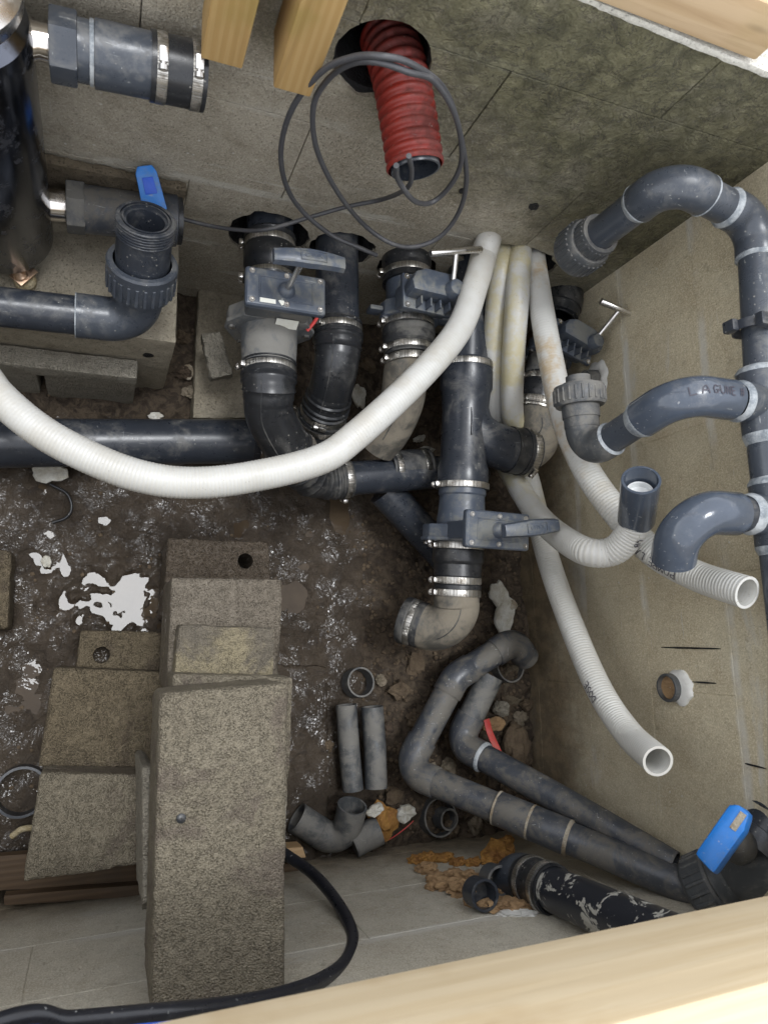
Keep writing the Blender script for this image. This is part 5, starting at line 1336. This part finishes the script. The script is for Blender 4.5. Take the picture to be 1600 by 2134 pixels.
# black water hose with blue line
bh = thing('water_hose', 'black water hose with blue line looping over the near wall', 'hose', (0.3768,-0.4244,0.1600))
hp_ = [(0.3226,-0.3912,0.1400), (0.3692,-0.4203,0.1900), (0.4025,-0.4403,0.2600), (0.4172,-0.4616,0.3600), (0.4123,-0.4802,0.4500), (0.3744,-0.4832,0.5300), (0.3141,-0.4712,0.6000), (0.2446,-0.4520,0.6600), (0.1683,-0.4292,0.7100), (0.0820,-0.4019,0.7550), (-0.0050,-0.3862,0.7700), (-0.0875,-0.3733,0.7800), (-.40, -.46, .78), (-.93, -.46, .78)]
path = resample(catmull(hp_, .005), .005); mm_ = MB().sweep(path, .0106, 24, True, True); mm_.build('tube', 'black_plastic', bh)
pp_, fr_, ra2 = mm_.frames
ln = []
for i in range(len(pp_)):
    v = (V((.0, -.50, .87))).normalized(); t_ = fr_[i][0].cross(fr_[i][1]); v = (v - t_ * v.dot(t_)).normalized(); ln.append(pp_[i] + v * .0102)
MB().sweep(ln[int(len(ln) * .42):], .0022, 6).build('blue_line', 'blue_line', bh)

# ================================================================== concrete blocks on the floor
def blk(label, px, thick, mat, seed, holes=(), cell=.008, chip=.010, rough=.0012, r=.005, name='concrete_block'):
    m = MB().rblock(px, thick, cell, r, chip, rough, seed); o = m.build(name, mat, None, 55); tag(o, label, 'block', 'loose concrete blocks'); 
    if holes:
        cut(o, [jag_cyl(c, (0, 0, 1), rr, .4, seed, .10, 20) for c, rr in holes])
    return o
blk('wet flat block with a round hole, furthest up of the stepped stack', ((0.1267,0.2084,0.1500), (0.3350,0.2059,0.1500), (0.3486,0.0425,0.1500), (0.1226,0.0446,0.1500)), .14, 'block_soaked', 1, [((0.2859,0.1635,0.1400), .0165)], .006)
blk('smooth grey-brown block on the holed block, crumbling left edge', ((0.1203,0.1120,0.3300), (0.3228,0.1108,0.3300), (0.3175,-0.0935,0.3300), (0.1183,-0.0845,0.3300)), .17, 'block_wet', 2, (), .006, .022)
blk('small pale yellowish block between the smooth block and the long slab', ((0.1313,0.0279,0.3750), (0.2991,0.0190,0.3750), (0.2954,-0.0815,0.3750), (0.1234,-0.0741,0.3750)), .055, 'block_patchy', 3)
blk('long coarse concrete slab running from the stack to the near wall', ((0.0853,-0.0706,0.6000), (0.2662,-0.0640,0.6000), (0.2623,-0.5053,0.6000), (0.0874,-0.4715,0.6000)), .145, 'block_dry', 4, (), .005, .024, .0010, .006)
blk('chipped block peeking out right of the long slab', ((0.1160,-0.0514,0.4450), (0.3137,-0.0643,0.4450), (0.3061,-0.2772,0.4450), (0.1116,-0.2572,0.4450)), .10, 'block_dry', 5, (), .007, .02)
blk('pale block under the middle of the long slab', ((0.1067,-0.2212,0.4470), (0.3038,-0.2129,0.4470), (0.3011,-0.3568,0.4470), (0.1138,-0.3330,0.4470)), .24, 'block_grey', 6, (), .010, .02)
blk('thin pale block standing at the left side of the long slab', ((0.0756,-0.1929,0.4300), (0.0942,-0.1944,0.4300), (0.0987,-0.4071,0.4300), (0.0848,-0.4050,0.4300)), .20, 'block_grey', 7, (), .008, .02)
blk('brown coarse block left of the long slab, upper of two', ((-0.0706,-0.0440,0.1700), (0.1289,-0.0599,0.1700), (0.1302,-0.2398,0.1700), (-0.0861,-0.2194,0.1700)), .12, 'block_brown', 8, (), .006, .022, .0009)
blk('sandy coarse block left of the long slab, lower of two, broken corner', ((-0.0772,-0.2173,0.2500), (0.1194,-0.2389,0.2500), (0.1161,-0.3855,0.2500), (-0.0938,-0.3900,0.2500)), .13, 'block_dry', 9, (), .006, .030, .0009)
blk('dark damp block with a round hole, half hidden behind the brown block', ((-0.0299,0.0253,0.0750), (0.1345,0.0189,0.0750), (0.1377,-0.0813,0.0750), (-0.0363,-0.0742,0.0750)), .07, 'block_brown', 10, [((0.0120,-0.0252,0.0700), .0165)])
blk('brown block cut by the left edge of the picture', ((-0.3015,0.1839,0.1000), (-0.1613,0.1803,0.1000), (-0.1567,0.0287,0.1000), (-0.2900,0.0368,0.1000)), .09, 'block_brown', 11)
blk('low concrete slab beside the leftmost slide valve, specked with mortar', ((0.1828,0.8098,0.0750), (0.3938,0.8405,0.0750), (0.3949,0.5108,0.0750), (0.1781,0.4896,0.0750)), .07, 'pedestal', 12, (), .008, .012)
# broken fragment leaning on that slab
m = MB().rblock(((0.1769,0.6382,0.2000), (0.2158,0.6472,0.2050), (0.2473,0.5601,0.1900), (0.2009,0.5455,0.1850)), .045, .006, .004, .018, .003, 13)
tag(m.build('block_fragment', 'block_grey', None, 55), 'broken grey block fragment leaning beside the leftmost valve', 'rubble')
pl_ = V((0.1179,-0.2362,0.6020))
tag(MB().lathe(pl_, (0, 0, 1), [(0, .0065), (.002, .0065), (.003, .005), (.003, .001)], 16).build('plastic_plug', 'rubber'), 'small black plastic plug lying on the long slab', 'plug')
# mud-covered board beside the short pipes
tag(MB().rblock(((0.3667,-0.0561,0.0180), (0.5065,-0.0660,0.0220), (0.5084,-0.4554,0.0220), (0.3699,-0.4400,0.0180)), .03, .010, .006, .008, .003, 14).build('muddy_board', 'mud', None, 60), 'mud-covered board between the long slab and two short pipes', 'board')
# planks by the near wall
def plank(a, b, c, d, th, label, mat='wood_plank'):
    return tag(MB().rblock((a, b, c, d), th, .03, .003, .002, .0006, 3).build('wooden_plank', mat, None, 40), label, 'plank', 'planks by the near wall')
plank((-0.1932,-0.3831,0.0800), (0.1244,-0.3960,0.0800), (0.1251,-0.4669,0.0800), (-0.1891,-0.4421,0.0800), .03, 'dark brown plank at lower left under the sandy block')
plank((-0.1332,-0.4458,0.1100), (0.1334,-0.4612,0.1100), (0.1342,-0.4837,0.1100), (-0.1320,-0.4636,0.1100), .03, 'narrow wood batten against near wall at lower left', 'wood_plank')
plank((0.3469,-0.4236,0.1200), (0.4195,-0.4267,0.1200), (0.4277,-0.4501,0.1200), (0.3470,-0.4456,0.1200), .05, 'offcut of pale wood under the black hose', 'wood_new')
plank((0.3516,-0.4606,0.1000), (0.4333,-0.4636,0.1000), (0.4333,-0.4861,0.1000), (0.3518,-0.4846,0.1000), .02, 'brown batten end under the black hose', 'wood_plank')

# ================================================================== short pipes, rings and rubbish on the floor
sp = MB().sweep([V((0.5376,-0.1516,0.0600)), V((0.5434,-0.2466,0.0600)), V((0.5514,-0.3381,0.0600))], 0.0240, 28, hollow0=(.003, .06), hollow1=(.003, .06)).build('pipe_offcut', 'pvc_dusty'); tag(sp, 'left of two short grey pipe offcuts lying side by side', 'pipe', 'pipe offcuts')
sp = MB().sweep([V((0.6000,-0.1590,0.0620)), V((0.6053,-0.2509,0.0620)), V((0.6045,-0.3378,0.0660))], 0.0259, 28, hollow0=(.003, .06), hollow1=(.003, .06)).build('pipe_offcut', 'pvc_dusty'); tag(sp, 'right of two short grey pipe offcuts, open end toward camera', 'pipe', 'pipe offcuts')
def ring(px, r, w, hgt, mat, label, axis=(0, 0, 1)):
    m = MB().lathe(px, axis, [(0, r), (hgt, r), (hgt, r - w), (0, r - w), (0, r)], 36); return tag(m.build('pipe_ring', mat), label, 'ring', 'cut pipe rings')
ring(V((0.5732,-0.1071,0.0200)), .0345, .004, .035, 'pvc_dusty', 'thin grey pipe ring above the two short offcuts', (.10, .12, 1))
ring(V((0.7644,-0.4217,0.0300)), .044, .004, .030, 'pvc_dusty', 'larger of two nested pipe rings under the zigzag pipe', (.1, .1, 1))
ring(V((0.7832,-0.4270,0.0300)), .0250, .0045, .034, 'pvc_dusty', 'smaller pipe ring nested inside another under the zigzag pipe', (.15, .05, 1))
ring(V((-0.1205,-0.2827,0.0100)), .048, .005, .035, 'pvc_dark', 'dark pipe ring in mud at lower left edge')
ring(V((0.9710,-0.0811,0.0350)), .042, .004, .03, 'pvc_dusty', 'half-buried pipe ring beneath the elbow end of the zigzag pipe', (.1, .1, 1))
# elbow fitting and dusty coupler
ef = thing('loose_elbow', 'loose dusty grey pipe elbow on the floor beside the long slab', 'pipe elbow', (0.4989,-0.4302,0.0600))
a_, c_, b_ = V((0.4223,-0.3834,0.0550)), V((0.5263,-0.4562,0.0600)), V((0.5342,-0.3601,0.1050))
arc, q1, q2 = fillet(a_, c_, b_, .036, 12)
MB().sweep([a_] + [q1 - (q1 - a_).normalized() * .004] + arc + [b_], .0325, 32, hollow0=(.004, .05), hollow1=(.004, .04)).build('elbow', 'pvc_dusty', ef, 40)
MB().lathe(q1 - (q1 - a_).normalized() * .012, (q1 - a_), [(0, .031), (0, .0340), (.003, .0340), (.003, .031)], 32).build('socket_lip', 'pvc_dusty', ef)
cq = MB().sweep([V((0.6023,-0.4232,0.0850)), V((0.5715,-0.4334,0.0820)), V((0.5419,-0.4453,0.0800))], .031, 32, hollow0=(.003, .04), hollow1=(.0035, .06)); tag(cq.build('pipe_coupler', 'pvc_dusty'), 'dusty grey coupler with plaster smears lying open toward camera', 'pipe')
def flake(px, sx, sy, th, seed, mat, label, cat='plaster', name='plaster_flake', rz=0.0, tilt=(0, 0)):
    """flat broken piece: ragged outline, lumpy top, real thickness"""
    m = MB(); n = 22; c = V(px); rings = []
    rot = Matrix.Rotation(rz, 3, 'Z'); rot = Matrix.Rotation(tilt[0], 3, 'X') @ Matrix.Rotation(tilt[1], 3, 'Y') @ rot
    for (k, z) in ((.80, -th / 2), (1.0, -th * .3), (1.0, th * .25), (.90, th * .5), (.45, th * .55), (.02, th * .6)):
        ring = []
        for i in range(n):
            a = 2 * math.pi * i / n
            e = 1 + .30 * noise.noise(V((math.cos(a) * 1.5 + seed * 5, math.sin(a) * 1.5, seed))) + .22 * noise.noise(V((math.cos(a) * 5 + seed, math.sin(a) * 5, 2)))
            q = V((math.cos(a) * sx * k * e, math.sin(a) * sy * k * e, z + th * .5 * noise.noise(V((math.cos(a) * k * 3 + seed, math.sin(a) * k * 3, 7)))))
            ring.append(c + rot @ q)
        rings.append(ring)
    b_, n_ = m.quadstrip(rings, [0] * len(rings)); m.fan(b_, n_, True); m.fan(b_ + (len(rings) - 1) * n_, n_)
    return tag(m.build(name, mat, None, 25), label, cat)
def lump(px, size, seed, mat, label, cat='rubble', rough=.5, sub=3, group=None, name='rubble_lump', sharp=False, freq=1.6):
    m = MB().rock(px, size, seed, rough, sub, None, 1.0, freq, sharp); return tag(m.build(name, mat, None, 0), label, cat, group)
lump((0.6123,-0.4064,0.0750), (.030, .038, .03), 31, 'foam_orange', 'orange-stained foam lump behind the dusty coupler', 'foam', .45, 3, name='foam_lump')
flake((0.5883,-0.3765,0.1000), 0.02, 0.013, 0.01, 32, 'plaster', 'white plaster flake on top of the orange foam lump', 'plaster', 'plaster_flake', 0.4, (.1, -.1))
flake((0.6776,-0.4000,0.0600), 0.024, 0.019, 0.014, 33, 'plaster', 'pale grey plaster chunk between orange foam and nested rings', 'plaster', 'plaster_chunk', 0.4, (.1, -.1))
flake((0.9520,0.1003,0.0600), 0.024, 0.034, 0.012, 34, 'plaster', 'white plaster sheet with rust stain right of the silted elbow', 'plaster', 'plaster_chunk', 0.3, (.1, -.1))
flake((0.9659,0.0455,0.0600), 0.026, 0.044, 0.013, 35, 'plaster', 'ragged white plaster chunk above the zigzag pipe elbow end', 'plaster', 'plaster_chunk', -0.2, (.1, -.1))
lump((0.9872,0.0732,0.0650), (.012, .014, .010), 36, 'plaster_dirty', 'small dirty plaster bit beside the ragged white chunk', 'plaster', .5, name='plaster_chunk')
flake((0.5678,0.5804,0.0900), 0.017, 0.03, 0.01, 37, 'plaster', 'pale plaster flake on earth between the second and third pipes', 'plaster', 'plaster_flake', 0.2, (.1, -.1))
flake((0.7267,0.4852,0.0900), 0.016, 0.009, 0.007, 38, 'plaster', 'small white plaster flake left of the Y-branch', 'plaster', 'plaster_flake', 0.4, (.1, -.1))
flake((0.7422,0.4555,0.1000), 0.02, 0.008, 0.007, 39, 'plaster', 'white plaster flake lying just above the cross pipe', 'plaster', 'plaster_flake', 0, (.1, -.1))
flake((-0.1058,0.3531,0.0300), 0.036, 0.02, 0.008, 40, 'plaster', 'flat pale plaster flake in mud below the large black pipe', 'plaster', 'plaster_flake', 0, (.1, -.1))
flake((-0.1032,0.1672,0.0200), 0.01, 0.013, 0.006, 41, 'plaster', 'tiny pale plaster flake in mud near left edge', 'plaster', 'plaster_flake', 0.3, (.1, -.1))
flake((0.1685,0.6069,0.0500), 0.012, 0.018, 0.007, 42, 'plaster_dirty', 'grey mortar flake between pedestal and low slab', 'plaster', 'plaster_flake', 0.2, (.1, -.1))
flake((0.0978,0.4786,0.1000), 0.016, 0.008, 0.007, 43, 'plaster', 'pale flake wedged behind the large black pipe', 'plaster', 'plaster_flake', 0, (.1, -.1))
lump((0.9374,-0.1809,0.0700), (.018, .016, .014), 44, 'block_grey', 'grey mortar chip beside the open end of the elbowed pipe', 'rubble', .3, name='mortar_chip', sharp=True)
lump((0.9209,-0.2175,0.0600), (.028, .016, .014), 45, 'foam_tan', 'tan foam scrap under the grey mortar chip', 'foam', .6, name='foam_scrap')
lump((0.9852,-0.2802,0.0500), (.034, .060, .03), 46, 'earth_pale', 'large brown clay lump against the right wall', 'rubble', .35, 3, name='clay_lump')
lump((0.9925,-0.1301,0.0300), (.030, .050, .02), 47, 'slab_dark', 'dark mortar slab fragment at the foot of the right wall', 'rubble', .2, 3, name='mortar_slab', sharp=True)
# red plastic strip
rs_ = [(0.8773,-0.1997,0.1000), (0.8861,-0.2334,0.1000), (0.9073,-0.2790,0.1000)]
m = MB(); sdv = V((1, .4, 0)).normalized()
m.sweep(catmull(rs_, .006), .0085, 10, True, True)
for v in m.v: v.z = .100 + (v.z - .100) * .25
o = tag(m.build('plastic_strip', 'redbits'), 'bright red plastic strip on the rubble between the two muddy pipes', 'plastic strip')
cable('thin_wire', [(0.5978,-0.4612,0.0500), (0.6388,-0.4558,0.0500), (0.6788,-0.4345,0.0550), (0.7019,-0.4214,0.0500)], .0012, 'redbits', 'thin dark red wire beside the dusty coupler', 'wire')
cable('thin_wire', [(-0.1329,-0.3648,0.0300), (-0.1167,-0.3524,0.0350), (-0.0961,-0.3532,0.0300), (-0.0753,-0.3586,0.0200)], .006, 'foam_pale', 'yellowish string in the mud at lower left', 'string')
cable('buried_ring', [(-0.1057,0.3341,0.0120), (-0.0717,0.3143,0.0160), (-0.0608,0.2836,0.0160), (-0.0711,0.2630,0.0120), (-0.0967,0.2522,0.0080)], .003, 'rubber', 'dark curved rubber strip in mud at left', 'rubber strip')
# lumps of earth and stone among the rubble, one by one
random.seed(5)
SPOTS = [(0.731, -0.350), (0.763, -0.320), (0.806, -0.368), (0.865, -0.362), (0.836, -0.425), (0.895, -0.420), (0.955, -0.426), (0.887, -0.319), (0.851, -0.383), (0.802, -0.312), (0.711, -0.195), (0.681, -0.127), (0.648, -0.214), (1.010, -0.213), (1.033, -0.179), (0.727, -0.067), (0.517, -0.381), (0.472, -0.326), (0.507, -0.246), (0.657, -0.364), (0.721, -0.262), (0.867, -0.450), (0.803, -0.454), (0.965, -0.371), (1.009, -0.329), (0.639, -0.103), (0.678, -0.259), (0.153, 0.696), (0.161, 0.604), (0.173, 0.559), (0.616, 0.686), (0.620, 0.533), (0.789, 0.589), (0.764, 0.678)]
ORD = ['leftmost', 'second from the left', 'third from the left', 'fourth from the left', 'fifth from the left', 'sixth from the left', 'seventh from the left', 'eighth from the left', 'ninth from the left', 'tenth from the left']
KINDS = [('earth_clod', 'earth', 'dark lumps of earth lying in the rubble', 'dark earth clods'), ('stone', 'stone', 'tan stones lying in the rubble', 'tan stones'),
         ('earth_clod', 'earth_pale', 'pale brown lumps of earth lying in the rubble', 'pale earth clods'), ('stone', 'earth_pale', 'pale brown angular stones lying in the rubble', 'pale brown stones')]
for k, (nm, mt_, phrase, grp) in enumerate(KINDS):
    mine = [(i, p) for i, p in enumerate(SPOTS) if i % 4 == k]
    mine.sort(key=lambda ip: (V((ip[1][0], ip[1][1], .04)) - CAMP).dot(right) / (V((ip[1][0], ip[1][1], .04)) - CAMP).dot(-back))
    for n_, (i, (x, y)) in enumerate(mine):
        random.seed(i * 7 + 1); s = random.uniform(.012, .026)
        m = MB().rock((x, y, mud_height(x, y) + s * .35), (s, s * random.uniform(.7, 1.2), s * .7), i * 3.3, .5, 3, None, 1.0, 1.8, k == 3)
        tag(m.build(nm, mt_, None, 0), ORD[n_] + ' of the ' + phrase, 'rubble', grp)
# crumbs and grit that nobody could count
m = MB(); random.seed(11)
for i in range(1500):
    if i % 3: x = random.uniform(.60, XR - .01); y = random.uniform(YN + .01, .30)
    else: x = random.uniform(-.2, XR - .02); y = random.uniform(.45, .78) if i % 2 else random.uniform(-.3, .45)
    s = random.uniform(.0015, .0065) * (1 if i % 3 else .8)
    h = mud_height(x, y)
    m.rock((x, y, h + s * .3), (s, s, s * .7), i, .4, 1)
o = m.build('grit', 'earth_pale', None, 0, True); o['label'] = 'small crumbs of earth and grit scattered over the pit floor'; o['category'] = 'grit'
for o in bpy.data.objects:
    if '_o' in o: del o['_o']
